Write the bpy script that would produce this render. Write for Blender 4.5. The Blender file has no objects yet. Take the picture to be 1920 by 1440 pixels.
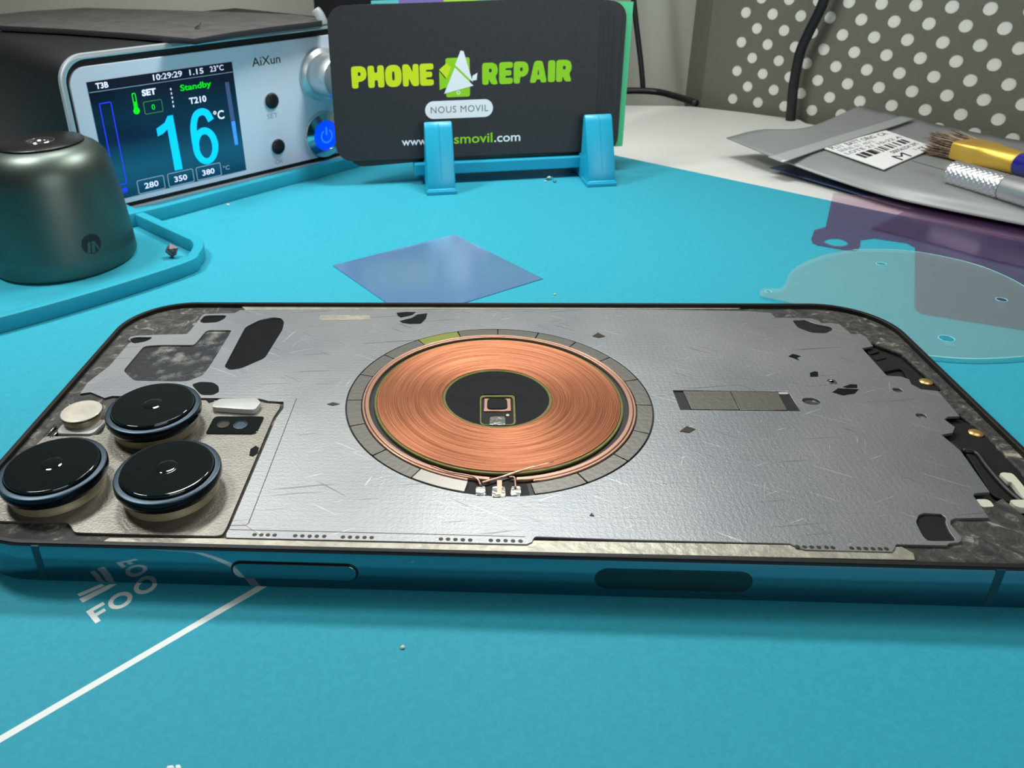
import bpy, bmesh, math, random
from mathutils import Vector, Matrix
random.seed(7)
S = 0.001                                   # all builders work in millimetres
sc = bpy.context.scene
COL = sc.collection
R = math.radians

# ------------------------------------------------------------------ camera
cam = bpy.data.cameras.new('camera'); co = bpy.data.objects.new('camera', cam); COL.objects.link(co); sc.camera = co
def look(yaw, pitch, roll):
    cy, sy = math.cos(yaw), math.sin(yaw)
    f = Vector((sy*math.cos(pitch), cy*math.cos(pitch), -math.sin(pitch)))
    r = Vector((cy, -sy, 0)); u = r.cross(f)
    c, s = math.cos(roll), math.sin(roll)
    r2 = c*r + s*u; u2 = -s*r + c*u
    return Matrix((r2, u2, -f)).transposed()
co.matrix_world = Matrix.Translation(Vector((76.190, -80.326, 82.306))*S) @ look(R(-4.63202), R(25.94017), R(-1.87640)).to_4x4()
cam.sensor_fit = 'HORIZONTAL'; cam.sensor_width = 36; cam.lens = 1491.96/1920*36
cam.shift_x = (960-783.007)/1920; cam.shift_y = (582.167-720)/1920
cam.dof.use_dof = True; cam.dof.focus_distance = .135; cam.dof.aperture_fstop = 75
cam.clip_start = 0.005; cam.clip_end = 20

# ------------------------------------------------------------------ light and exposure
w = bpy.data.worlds.new('world'); sc.world = w; w.use_nodes = True
w.node_tree.nodes['Background'].inputs[0].default_value = (0.93, 1.0, 0.98, 1)
w.node_tree.nodes['Background'].inputs[1].default_value = 0.06
def area(name, loc, target, sx, sy, power, col):
    l = bpy.data.lights.new(name, 'AREA'); l.shape = 'RECTANGLE'; l.size = sx*S; l.size_y = sy*S; l.energy = power; l.color = col
    o = bpy.data.objects.new(name, l); COL.objects.link(o); o.location = Vector(loc)*S
    o.rotation_euler = (Vector(target)-Vector(loc)).to_track_quat('-Z', 'Y').to_euler()
    return o
area('desk_lamp', (100, 172, 206), (90, 120, 0), 84, 30, 0.375, (0.985, 1.0, 0.99))
area('desk_lamp_tube', (-36, 190, 212), (20, 120, 0), 42, 32, 0.175, (0.985, 1.0, 0.99))
area('desk_lamp_side', (-108, 110, 236), (-30, 115, 0), 50, 44, 0.46, (0.985, 1.0, 0.99))
area('room_light', (280, 120, 420), (250, 240, 0), 200, 120, 0.36, (1.0, 1.0, 0.94))
area('fill_light', (360, -420, 190), (40, 190, 30), 340, 260, 0.85, (0.98, 1.0, 1.0))  # added fill from the front right, brightens upright faces such as panel and cards
vs = sc.view_settings
vs.view_transform = 'Standard'; vs.look = 'None'; vs.exposure = 0.0; vs.gamma = 1.0; vs.use_curve_mapping = False

# ------------------------------------------------------------------ materials
def lin(r, g, b): return tuple((c/255/12.92 if c/255 <= .04045 else ((c/255+.055)/1.055)**2.4) for c in (r, g, b)) + (1,)
def mat(name, rgb, rough=.5, metal=0, bump=0, bscale=400, spec=.5, coat=0, emit=0, var=0, vscale=60, var2=None, aniso=0, alpha=1):
    m = bpy.data.materials.new(name); m.use_nodes = True
    n = m.node_tree.nodes; L = m.node_tree.links; p = n['Principled BSDF']
    col = lin(*rgb)
    p.inputs['Base Color'].default_value = col; p.inputs['Roughness'].default_value = rough; p.inputs['Metallic'].default_value = metal
    p.inputs['Specular IOR Level'].default_value = spec; p.inputs['Coat Weight'].default_value = coat; p.inputs['Coat Roughness'].default_value = .05
    p.inputs['Alpha'].default_value = alpha
    if emit: p.inputs['Emission Color'].default_value = col; p.inputs['Emission Strength'].default_value = emit
    tc = n.new('ShaderNodeTexCoord')
    if var or var2:
        t = n.new('ShaderNodeTexNoise'); t.inputs['Scale'].default_value = vscale; t.inputs['Detail'].default_value = 6; t.inputs['Roughness'].default_value = .65
        L.new(tc.outputs['Object'], t.inputs['Vector'])
        r = n.new('ShaderNodeValToRGB'); r.color_ramp.elements[0].position = .38; r.color_ramp.elements[1].position = .62
        c2 = lin(*var2) if var2 else tuple(c*(1-var) for c in col[:3]) + (1,)
        r.color_ramp.elements[0].color = col; r.color_ramp.elements[1].color = c2
        L.new(t.outputs['Fac'], r.inputs[0]); L.new(r.outputs[0], p.inputs['Base Color'])
    if bump:
        t = n.new('ShaderNodeTexNoise'); t.inputs['Scale'].default_value = bscale; t.inputs['Detail'].default_value = 3
        L.new(tc.outputs['Object'], t.inputs['Vector'])
        b = n.new('ShaderNodeBump'); b.inputs['Strength'].default_value = bump; b.inputs['Distance'].default_value = .0003
        L.new(t.outputs['Fac'], b.inputs['Height']); L.new(b.outputs[0], p.inputs['Normal'])
    return m
def film_mat(name, tint, haze, haze_rgb, gloss=.06, rough=.12):
    m = bpy.data.materials.new(name); m.use_nodes = True
    n = m.node_tree.nodes; L = m.node_tree.links; n.remove(n['Principled BSDF']); out = n['Material Output']
    tr = n.new('ShaderNodeBsdfTransparent'); tr.inputs[0].default_value = tint + (1,)
    df = n.new('ShaderNodeBsdfDiffuse'); df.inputs[0].default_value = lin(*haze_rgb)
    gl = n.new('ShaderNodeBsdfGlossy'); gl.inputs['Roughness'].default_value = rough
    a = n.new('ShaderNodeMixShader'); a.inputs[0].default_value = haze; L.new(tr.outputs[0], a.inputs[1]); L.new(df.outputs[0], a.inputs[2])
    fr = n.new('ShaderNodeFresnel'); fr.inputs[0].default_value = 1.45
    mu = n.new('ShaderNodeMath'); mu.operation = 'MULTIPLY'; mu.inputs[1].default_value = gloss*10; L.new(fr.outputs[0], mu.inputs[0])
    b = n.new('ShaderNodeMixShader'); L.new(mu.outputs[0], b.inputs[0]); L.new(a.outputs[0], b.inputs[1]); L.new(gl.outputs[0], b.inputs[2])
    L.new(b.outputs[0], out.inputs[0]); return m

M = {}
M['mat'] = mat('teal_silicone', (56, 167, 188), .55, bump=.06, bscale=2600, spec=.12, var=.09, vscale=1300)
M['ridge'] = mat('teal_silicone_wall', (44, 162, 184), .5, spec=.2)
M['print'] = mat('white_print', (232, 240, 236), .5)
M['desk'] = mat('white_laminate', (226, 227, 221), .5, var=.03, vscale=30, spec=.3)
M['wall'] = mat('grey_paint', (196, 199, 186), .85, bump=.15, bscale=500, var=.05, vscale=20)
M['peg'] = mat('grey_powder_coat', (104, 103, 92), .6, bump=.1, bscale=1500, var=.06, vscale=700)
M['hole_backing'] = mat('white_wall_paint', (222, 222, 212), .8)
M['black'] = mat('black_plastic', (18, 18, 19), .42, bump=.08, bscale=1800)
M['body'] = mat('black_powder_coat', (19, 20, 21), .55, bump=.2, bscale=1600, spec=.35)
M['cable'] = mat('black_rubber', (24, 24, 27), .4)
M['slab'] = mat('dark_slate', (72, 70, 67), .85, bump=.5, bscale=300, var=.35, vscale=160)
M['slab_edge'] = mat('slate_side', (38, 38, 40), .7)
M['silver'] = mat('bright_aluminium', (206, 214, 218), .32, metal=.6)
M['panel'] = mat('white_silver_panel', (222, 234, 248), .38, metal=.1, spec=.5)
M['gunmetal'] = mat('gunmetal_anodised', (104, 114, 107), .43, metal=1, bump=.04, bscale=3000)
M['disc'] = mat('black_steel_disc', (52, 50, 49), .35, metal=.8, bump=.1, bscale=2500)
M['chrome'] = mat('chrome', (220, 220, 218), .12, metal=1)
M['logo'] = mat('engraved_black', (20, 30, 30), .5)
M['holder'] = mat('teal_moulded_plastic', (30, 165, 198), .35, spec=.5)
M['card'] = mat('matt_black_card', (40, 40, 44), .5, bump=.06, bscale=2500, var=.25, vscale=900, spec=.5)
M['card_edge'] = mat('card_core', (190, 190, 188), .7)
M['lime'] = mat('lime_print', (150, 214, 0), .5, emit=0)
M['yellow'] = mat('yellow_lime_print', (214, 232, 0), .5)
M['white'] = mat('white_ink', (246, 246, 250), .5)
M['greytext'] = mat('grey_ink', (110, 112, 122), .5)
M['ink'] = mat('black_ink', (22, 24, 28), .5)
M['ink2'] = mat('pale_grey_ink', (120, 135, 145), .5)
M['blue_film'] = film_mat('blue_film', (.68, .86, .99), .46, (128, 186, 250), .30, .2)
M['purple_film'] = film_mat('purple_film', (.90, .715, .79), .06, (170, 100, 160), .03, .2)
M['pink_film'] = film_mat('pink_film', (.995, .925, .97), .04, (225, 160, 195), .03, .2)
M['violet_film'] = film_mat('violet_film', (.85, .77, .87), .06, (110, 80, 140), .03, .2)
M['clear_film'] = film_mat('clear_film', (.985, .985, .985), .11, (190, 222, 212), .02, .25)
M['film_edge'] = mat('film_edge', (150, 225, 225), .3)
M['bag'] = mat('antistatic_film', (148, 151, 150), .5, metal=.25, bump=.25, bscale=90, var=.06, vscale=40)
M['bag_seal'] = mat('antistatic_seal', (176, 180, 180), .4, metal=.25, bump=.2, bscale=120)
M['label'] = mat('paper_label', (232, 232, 230), .6)
M['brass'] = mat('brass_ferrule', (222, 182, 78), .42, metal=.65, bump=.06, bscale=2500)
M['bristle'] = mat('brown_bristle', (62, 40, 26), .6, var2=(128, 104, 76), vscale=900)
M['bristle_light'] = mat('pale_bristle', (176, 158, 128), .6)
M['blue_handle'] = mat('blue_lacquer', (34, 36, 140), .25, coat=.5)
M['steel'] = mat('knurled_steel', (206, 206, 206), .4, metal=.9)
# phone
M['frame'] = mat('blue_polished_steel', (112, 138, 150), .07, metal=1)
M['lip'] = mat('dark_rim', (30, 28, 27), .5, spec=.3, var=.4, vscale=500)
M['glass'] = mat('black_lens_glass', (9, 16, 18), .05, coat=1)
M['lens_ring'] = mat('blue_lens_ring', (66, 78, 88), .4, metal=.9)
M['collar'] = mat('dark_blue_collar', (16, 24, 34), .14, metal=.6)
M['barrel'] = mat('cream_barrel', (178, 168, 138), .4, metal=.4, var=.3, vscale=300)
M['camplate'] = mat('nickel_bracket', (146, 143, 133), .45, metal=.8, bump=.22, bscale=2400, var=.14, vscale=240)
M['dark'] = mat('black_tape', (13, 14, 16), .6, spec=.12, var=.3, vscale=250)
M['deep'] = mat('black_cavity', (10, 10, 11), .5)
M['module'] = mat('dark_module', (30, 29, 28), .55, spec=.2, var=.2, vscale=300)
M['beige'] = mat('bare_alloy_ledge', (178, 174, 158), .45, metal=.5, bump=.4, bscale=900, var=.25, vscale=300)
M['gold'] = mat('gold_contact', (214, 176, 110), .3, metal=.8)
M['ivory'] = mat('ivory_pad', (206, 206, 186), .5)
M['magnet'] = mat('grey_magnet', (112, 110, 104), .45, metal=.8, bump=.15, bscale=1200)
M['magnet_yellow'] = mat('yellow_tinted_magnet', (168, 172, 96), .35, metal=.8)
M['magnet_bright'] = mat('bright_magnet', (158, 154, 146), .4, metal=.8)
M['solder'] = mat('solder', (205, 205, 198), .18, metal=1, bump=.6, bscale=600)
M['olive'] = mat('olive_varnish', (104, 104, 26), .4, bump=.4, bscale=700)
M['rose'] = mat('rose_copper', (205, 160, 138), .3, metal=.6)
M['graphite'] = mat('black_graphite', (19, 21, 25), .6, spec=.15, bump=.3, bscale=350, var=.2, vscale=200)
M['grey_block'] = mat('grey_block', (190, 190, 186), .45, metal=.2)
M['flash'] = mat('frosted_flash', (222, 214, 196), .3, coat=.6, var2=(196, 190, 176), vscale=250)
M['flash_rim'] = mat('flash_rim', (92, 90, 86), .3, metal=.6)
M['weld'] = mat('weld_spot', (62, 56, 48), .5, metal=.6)

def plate_material():
    m = bpy.data.materials.new('scratched_steel_plate'); m.use_nodes = True
    n = m.node_tree.nodes; L = m.node_tree.links; p = n['Principled BSDF']; tc = n.new('ShaderNodeTexCoord')
    p.inputs['Metallic'].default_value = .85; p.inputs['Roughness'].default_value = .46
    a = n.new('ShaderNodeTexNoise'); a.inputs['Scale'].default_value = 38; a.inputs['Detail'].default_value = 6; L.new(tc.outputs['Object'], a.inputs['Vector'])
    r = n.new('ShaderNodeValToRGB'); r.color_ramp.elements[0].position = .35; r.color_ramp.elements[1].position = .68
    r.color_ramp.elements[0].color = lin(156, 158, 157); r.color_ramp.elements[1].color = lin(136, 139, 142); L.new(a.outputs['Fac'], r.inputs[0])
    # fine scratches: stretched noise, two directions
    last = r.outputs[0]
    for ang, sc_, thr, colr in ((25, 60, .71, (196, 199, 199)), (-35, 45, .70, (104, 102, 99)), (70, 50, .73, (190, 192, 192)), (8, 24, .67, (118, 119, 120)), (150, 32, .68, (172, 174, 175))):
        mp = n.new('ShaderNodeMapping'); mp.inputs['Rotation'].default_value = (0, 0, R(ang)); mp.vector_type = 'TEXTURE'; mp.inputs['Scale'].default_value = (1/sc_, 1/(sc_*34), 1); L.new(tc.outputs['Object'], mp.inputs['Vector'])
        t = n.new('ShaderNodeTexNoise'); t.inputs['Scale'].default_value = 1.6; t.inputs['Detail'].default_value = 2; L.new(mp.outputs[0], t.inputs['Vector'])
        k = n.new('ShaderNodeValToRGB'); k.color_ramp.elements[0].position = thr; k.color_ramp.elements[1].position = thr+.03; L.new(t.outputs['Fac'], k.inputs[0])
        mx = n.new('ShaderNodeMix'); mx.data_type = 'RGBA'; L.new(k.outputs[0], mx.inputs[0]); L.new(last, mx.inputs[6]); mx.inputs[7].default_value = lin(*colr)
        last = mx.outputs[2]
    L.new(last, p.inputs['Base Color'])
    # dimple grid and grain in the surface itself
    g = n.new('ShaderNodeTexNoise'); g.inputs['Scale'].default_value = 3400; g.inputs['Detail'].default_value = 2; L.new(tc.outputs['Object'], g.inputs['Vector'])
    v = n.new('ShaderNodeTexVoronoi'); v.inputs['Scale'].default_value = 1000; v.inputs['Randomness'].default_value = 0; L.new(tc.outputs['Object'], v.inputs['Vector'])
    ad = n.new('ShaderNodeMath'); ad.operation = 'MULTIPLY_ADD'; ad.inputs[1].default_value = .5; L.new(v.outputs['Distance'], ad.inputs[0]); L.new(g.outputs['Fac'], ad.inputs[2])
    b = n.new('ShaderNodeBump'); b.inputs['Strength'].default_value = .14; b.inputs['Distance'].default_value = .0003; L.new(ad.outputs[0], b.inputs['Height']); L.new(b.outputs[0], p.inputs['Normal'])
    return m
M['plate'] = plate_material()

def residue_material():
    m = bpy.data.materials.new('glue_residue'); m.use_nodes = True
    n = m.node_tree.nodes; L = m.node_tree.links; p = n['Principled BSDF']; tc = n.new('ShaderNodeTexCoord')
    p.inputs['Roughness'].default_value = .6
    a = n.new('ShaderNodeTexNoise'); a.inputs['Scale'].default_value = 340; a.inputs['Detail'].default_value = 8; a.inputs['Roughness'].default_value = .7; a.inputs['Distortion'].default_value = 1.2
    L.new(tc.outputs['Object'], a.inputs['Vector'])
    r = n.new('ShaderNodeValToRGB'); e = r.color_ramp.elements
    e[0].position = .42; e[0].color = lin(36, 35, 33); e[1].position = .72; e[1].color = lin(182, 178, 160)
    x = e.new(.57); x.color = lin(72, 70, 65)
    L.new(a.outputs['Fac'], r.inputs[0]); L.new(r.outputs[0], p.inputs['Base Color'])
    b = n.new('ShaderNodeBump'); b.inputs['Strength'].default_value = .6; b.inputs['Distance'].default_value = .0004; L.new(a.outputs['Fac'], b.inputs['Height']); L.new(b.outputs[0], p.inputs['Normal'])
    return m
M['residue'] = residue_material()

def window_tape_material():
    m = bpy.data.materials.new('black_tape_with_glue'); m.use_nodes = True
    n = m.node_tree.nodes; L = m.node_tree.links; p = n['Principled BSDF']; tc = n.new('ShaderNodeTexCoord')
    p.inputs['Roughness'].default_value = .4
    a = n.new('ShaderNodeTexNoise'); a.inputs['Scale'].default_value = 130; a.inputs['Detail'].default_value = 9; a.inputs['Roughness'].default_value = .72; L.new(tc.outputs['Object'], a.inputs['Vector'])
    r = n.new('ShaderNodeValToRGB'); e = r.color_ramp.elements
    e[0].position = .50; e[0].color = lin(24, 27, 30); e[1].position = .70; e[1].color = lin(170, 168, 160)
    x = e.new(.56); x.color = lin(96, 95, 90)
    L.new(a.outputs['Fac'], r.inputs[0]); L.new(r.outputs[0], p.inputs['Base Color'])
    b = n.new('ShaderNodeBump'); b.inputs['Strength'].default_value = .5; b.inputs['Distance'].default_value = .0004; L.new(a.outputs['Fac'], b.inputs['Height']); L.new(b.outputs[0], p.inputs['Normal'])
    return m
M['glue_tape'] = window_tape_material()

def copper_material():
    m = bpy.data.materials.new('wound_copper'); m.use_nodes = True
    n = m.node_tree.nodes; L = m.node_tree.links; p = n['Principled BSDF']; tc = n.new('ShaderNodeTexCoord')
    p.inputs['Metallic'].default_value = .92; p.inputs['Roughness'].default_value = .42
    sx = n.new('ShaderNodeSeparateXYZ'); L.new(tc.outputs['Object'], sx.inputs[0])
    v = n.new('ShaderNodeVectorMath'); v.operation = 'LENGTH'
    cx = n.new('ShaderNodeCombineXYZ'); L.new(sx.outputs[0], cx.inputs[0]); L.new(sx.outputs[1], cx.inputs[1]); L.new(cx.outputs[0], v.inputs[0])
    nv = n.new('ShaderNodeVectorMath'); nv.operation = 'NORMALIZE'; L.new(cx.outputs[0], nv.inputs[0])
    s2 = n.new('ShaderNodeSeparateXYZ'); L.new(nv.outputs[0], s2.inputs[0])
    c2 = n.new('ShaderNodeCombineXYZ'); mr = n.new('ShaderNodeMath'); mr.operation = 'MULTIPLY'; mr.inputs[1].default_value = 7500; L.new(v.outputs['Value'], mr.inputs[0]); L.new(mr.outputs[0], c2.inputs[0])
    L.new(s2.outputs[0], c2.inputs[1]); L.new(s2.outputs[1], c2.inputs[2])
    t = n.new('ShaderNodeTexNoise'); t.inputs['Scale'].default_value = 1; t.inputs['Detail'].default_value = 4; L.new(c2.outputs[0], t.inputs['Vector'])
    r = n.new('ShaderNodeValToRGB'); r.color_ramp.elements[0].position = .36; r.color_ramp.elements[1].position = .64
    r.color_ramp.elements[0].color = lin(120, 68, 45); r.color_ramp.elements[1].color = lin(170, 112, 82); L.new(t.outputs['Fac'], r.inputs[0]); L.new(r.outputs[0], p.inputs['Base Color'])
    return m
M['copper'] = copper_material()

def screen_material(h):
    m = bpy.data.materials.new('lit_display'); m.use_nodes = True
    n = m.node_tree.nodes; L = m.node_tree.links; p = n['Principled BSDF']; tc = n.new('ShaderNodeTexCoord')
    p.inputs['Base Color'].default_value = lin(8, 14, 26); p.inputs['Roughness'].default_value = .12
    sx = n.new('ShaderNodeSeparateXYZ'); L.new(tc.outputs['Object'], sx.inputs[0])
    mr = n.new('ShaderNodeMapRange'); mr.inputs[1].default_value = 5*S; mr.inputs[2].default_value = 42*S; L.new(sx.outputs[2], mr.inputs[0])
    r = n.new('ShaderNodeValToRGB'); e = r.color_ramp.elements
    e[0].position = 0; e[0].color = lin(18, 84, 118); e[1].position = .92; e[1].color = lin(10, 20, 44)
    x = e.new(.5); x.color = lin(8, 50, 84); x = e.new(.25); x.color = lin(22, 104, 142)
    L.new(mr.outputs[0], r.inputs[0]); L.new(r.outputs[0], p.inputs['Emission Color']); p.inputs['Emission Strength'].default_value = .55
    return m
M['screen'] = screen_material(40)
for k, c, e in (('px_white', (214, 220, 244), .8), ('px_green', (0, 210, 10), .9), ('px_cyan', (0, 178, 255), 1.0), ('px_blue', (24, 50, 240), .9), ('px_grey', (120, 150, 170), .55), ('px_dkgreen', (60, 130, 70), .6), ('px_bar', (60, 80, 120), .5), ('px_bar2', (60, 130, 215), .8)):
    M[k] = mat(k, c, .4, emit=e)
M['led_blue'] = mat('blue_led_ring', (0, 60, 255), .2, emit=1.3)
M['led_light'] = mat('blue_led_symbol', (40, 110, 255), .2, emit=1.1)

# ------------------------------------------------------------------ builders (millimetres)
def finish(name, me, m, parent=None, loc=(0, 0, 0), smooth=None):
    me.transform(Matrix.Scale(S, 4) @ Matrix.Translation(-Vector(loc)))
    me.materials.clear(); me.materials.append(M[m] if isinstance(m, str) else m)
    if smooth is not None:
        for p in me.polygons: p.use_smooth = True
        if smooth < 180:
            bm = bmesh.new(); bm.from_mesh(me)
            for e in bm.edges:
                if len(e.link_faces) == 2 and e.calc_face_angle(0) > R(smooth): e.smooth = False
            bm.to_mesh(me); bm.free()
    me.name = name
    o = bpy.data.objects.new(name, me); COL.objects.link(o)
    if parent is not None: o.parent = parent
    else: o.location = Vector(loc)*S
    return o
ORG = {}
def thing(name, label, cat, loc=(0, 0, 0), rot=(0, 0, 0), group=None):
    o = bpy.data.objects.new(name, None); COL.objects.link(o); o.empty_display_size = .01
    o.location = Vector(loc)*S; o.rotation_euler = rot
    o['label'] = label; o['category'] = cat
    if group: o['group'] = group
    ORG[o] = Vector(loc)
    return o
def tag(o, label, cat, group=None):
    o['label'] = label; o['category'] = cat
    if group: o['group'] = group
    return o
def struct(o): o['kind'] = 'structure'; return o
def to_mesh(bm, name='m'):
    me = bpy.data.meshes.new(name); bmesh.ops.recalc_face_normals(bm, faces=bm.faces[:]); bm.to_mesh(me); bm.free(); return me
def prism(loops, z0, z1, bev=0):
    """flat outline (first loop) with holes, given thickness and softened edges"""
    cu = bpy.data.curves.new('tmp', 'CURVE'); cu.dimensions = '2D'; cu.fill_mode = 'BOTH'
    b = min(bev, (z1-z0)/2*.98)
    cu.extrude = (z1-z0)/2-b; cu.bevel_depth = b; cu.bevel_resolution = 1; cu.offset = -b
    for lp in loops:
        s = cu.splines.new('POLY'); s.points.add(len(lp)-1); s.use_cyclic_u = True
        for q, (x, y) in zip(s.points, lp): q.co = (x, y, 0, 1)
    return from_curve(cu, Matrix.Translation((0, 0, (z0+z1)/2)))
def from_curve(cu, mx=Matrix()):
    ob = bpy.data.objects.new('tmp', cu); COL.objects.link(ob)
    dg = bpy.context.evaluated_depsgraph_get()
    me = bpy.data.meshes.new_from_object(ob.evaluated_get(dg), depsgraph=dg)
    bpy.data.objects.remove(ob); bpy.data.curves.remove(cu)
    bm = bmesh.new(); bm.from_mesh(me); bmesh.ops.remove_doubles(bm, verts=bm.verts[:], dist=1e-5); bpy.data.meshes.remove(me)
    me = to_mesh(bm); me.transform(mx); return me
def text(s, box, th=.05, bold=0, space=1, shear=0, slope=0):
    """lettering fitted to box (x0,y0,x1,y1) in the plane; thickness th along +z"""
    cu = bpy.data.curves.new('tmp', 'FONT'); cu.body = s; cu.size = 10; cu.offset = bold; cu.space_character = space; cu.resolution_u = 3
    cu.extrude = .5; cu.shear = shear
    me = from_curve(cu)
    xs = [v.co.x for v in me.vertices]; ys = [v.co.y for v in me.vertices]
    x0, x1, y0, y1 = min(xs), max(xs), min(ys), max(ys)
    for v in me.vertices:
        u = (v.co.x-x0)/(x1-x0)
        v.co = (box[0]+u*(box[2]-box[0]), box[1]+(v.co.y-y0)/(y1-y0)*(box[3]-box[1])+slope*u, (v.co.z+.5)*th)
    return me
UP = Matrix(((1, 0, 0, 0), (0, 0, -1, 0), (0, 1, 0, 0), (0, 0, 0, 1)))     # plane (x,y), thickness z -> upright (x, -z, y): thickness towards the viewer side
def upright(me, depth=0): me.transform(Matrix.Translation((0, depth, 0)) @ UP); return me
def join(*mes):
    bm = bmesh.new()
    for me in mes: bm.from_mesh(me); bpy.data.meshes.remove(me)
    me = bpy.data.meshes.new('j'); bm.to_mesh(me); bm.free(); return me
def box(x0, y0, z0, x1, y1, z1, bev=0, seg=2):
    bm = bmesh.new(); bmesh.ops.create_cube(bm, size=1)
    bmesh.ops.transform(bm, matrix=Matrix.Translation(((x0+x1)/2, (y0+y1)/2, (z0+z1)/2)) @ Matrix.Diagonal((x1-x0, y1-y0, z1-z0, 1)), verts=bm.verts[:])
    if bev: bmesh.ops.bevel(bm, geom=bm.edges[:], offset=bev, segments=seg, affect='EDGES', profile=.5)
    return to_mesh(bm)
def lathe(prof, c=(0, 0), n=64):
    bm = bmesh.new(); rings = []
    for r, z in prof:
        if r < 1e-6: rings.append([bm.verts.new((c[0], c[1], z))])
        else: rings.append([bm.verts.new((c[0]+r*math.cos(2*math.pi*i/n), c[1]+r*math.sin(2*math.pi*i/n), z)) for i in range(n)])
    for a, b in zip(rings, rings[1:]):
        for i in range(n):
            j = (i+1) % n
            if len(a) == 1 and len(b) == 1: continue
            if len(a) == 1: bm.faces.new((a[0], b[i], b[j]))
            elif len(b) == 1: bm.faces.new((a[i], a[j], b[0]))
            else: bm.faces.new((a[i], a[j], b[j], b[i]))
    return to_mesh(bm)
def tube(pts, rad, n=10, closed=False, caps=True):
    P = [Vector(p) for p in pts]; bm = bmesh.new(); rings = []; up = Vector((0, 0, 1)); prev = None
    for i, p in enumerate(P):
        a = P[i-1] if (i > 0 or closed) else p; b = P[(i+1) % len(P)] if (i < len(P)-1 or closed) else p
        t = (b-a).normalized()
        if prev is None:
            s = t.cross(up); s = s.normalized() if s.length > 1e-3 else Vector((1, 0, 0))
        else:
            s = (prev-t*prev.dot(t)).normalized()
        prev = s; q = t.cross(s); r = rad[i] if isinstance(rad, (list, tuple)) else rad
        rings.append([bm.verts.new(p+(s*math.cos(2*math.pi*k/n)+q*math.sin(2*math.pi*k/n))*r) for k in range(n)])
    for i in range(len(rings)-(0 if closed else 1)):
        a, b = rings[i], rings[(i+1) % len(rings)]
        for k in range(n): bm.faces.new((a[k], a[(k+1) % n], b[(k+1) % n], b[k]))
    if caps and not closed: bm.faces.new(rings[0]); bm.faces.new(rings[-1])
    return to_mesh(bm)
def spline(pts, n=8):
    P = [Vector(p) for p in pts]; P = [2*P[0]-P[1]] + P + [2*P[-1]-P[-2]]; out = []
    for i in range(1, len(P)-2):
        for k in range(n):
            t = k/n; a, b, c, d = P[i-1:i+3]
            out.append(.5*((2*b)+(c-a)*t+(2*a-5*b+4*c-d)*t*t+(3*b-a-3*c+d)*t**3))
    out.append(P[-2]); return out
def rnd(pts, k=3, f=.25):
    """round the corners of an outline a little"""
    out = []; n = len(pts)
    for i in range(n):
        p0, p, p1 = Vector(pts[i-1]), Vector(pts[i]), Vector(pts[(i+1) % n])
        a = p+(p0-p)*min(f, .9/max((p0-p).length, 1e-6)); b = p+(p1-p)*min(f, .9/max((p1-p).length, 1e-6))
        for j in range(k+1):
            t = j/k; out.append(tuple((1-t)**2*a+2*t*(1-t)*p+t*t*b))
    return out
def rrect(x0, y0, x1, y1, r, n=10, pw=1.0):
    out = []
    for cx, cy, a0 in ((x1-r, y1-r, 0), (x0+r, y1-r, 90), (x0+r, y0+r, 180), (x1-r, y0+r, 270)):
        for i in range(n+1):
            a = R(a0+90*i/n); out.append((cx+r*math.cos(a), cy+r*math.sin(a)))
    return out
def circle(cx, cy, r, n=64, ry=None): return [(cx+r*math.cos(2*math.pi*i/n), cy+(ry or r)*math.sin(2*math.pi*i/n)) for i in range(n)]
def sector(cx, cy, r0, r1, a0, a1, n=10):
    return [(cx+r1*math.cos(R(a0+(a1-a0)*i/n)), cy+r1*math.sin(R(a0+(a1-a0)*i/n))) for i in range(n+1)] + [(cx+r0*math.cos(R(a1+(a0-a1)*i/n)), cy+r0*math.sin(R(a1+(a0-a1)*i/n))) for i in range(n+1)]
def sweep(path_fn, prof):
    """closed section prof [(inset, z)] carried round an outline path_fn(inset)"""
    bm = bmesh.new(); rings = [[bm.verts.new((x, y, z)) for x, y in path_fn(d)] for d, z in prof]; n = len(rings[0])
    for a, b in zip(rings, rings[1:]+rings[:1]):
        for i in range(n): bm.faces.new((a[i], a[(i+1) % n], b[(i+1) % n], b[i]))
    return to_mesh(bm)
def ribbon(line, wdt):
    L = [Vector(p) for p in line]; l, r = [], []
    for i, p in enumerate(L):
        t = (L[min(i+1, len(L)-1)]-L[max(i-1, 0)]).normalized(); nrm = Vector((-t.y, t.x))
        l.append(tuple(p+nrm*wdt/2)); r.append(tuple(p-nrm*wdt/2))
    return l+r[::-1]
def arc2(pts, n=8): return [(v.x, v.y) for v in spline([(x, y, 0) for x, y in pts], n)]

# ================================================================== ROOM
finish('wall_back', box(-900, 0, -760, 900, 20, 1600), 'wall').matrix_world = Matrix.Translation(Vector((60, 395, 0))*S) @ Matrix.Rotation(R(-8), 4, 'Z')
struct(bpy.data.objects['wall_back'])
desk = thing('desk', 'white laminate desk top under the teal mat and the grey pouch', 'desk', (0, 0, -22))
dk = [(-420, -260), (420, -260), (520, -120)] + [(262.4,196.1),(248.3,248.1),(221.5,281.8),(221.3,289.1),(202.7,304.9),(181.9,320.3),(169.8,323.1),(152,325.1)] + [(60, 350), (-420, 415)]
finish('desk_top', prism([dk], -22, -2, .6), 'desk', desk, (0, 0, -22), 30)
for lx, ly in ((-380, -220), (380, -220), (-380, 360), (380, -60)):
    finish('desk_leg', box(lx-20, ly-20, -750, lx+20, ly+20, -22.2, 1), 'peg', desk, (0, 0, -22))
fl = finish('floor', box(-1500, -1500, -770, 1500, 900, -750), mat('grey_floor', (120, 118, 112), .7)); struct(fl)

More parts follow.
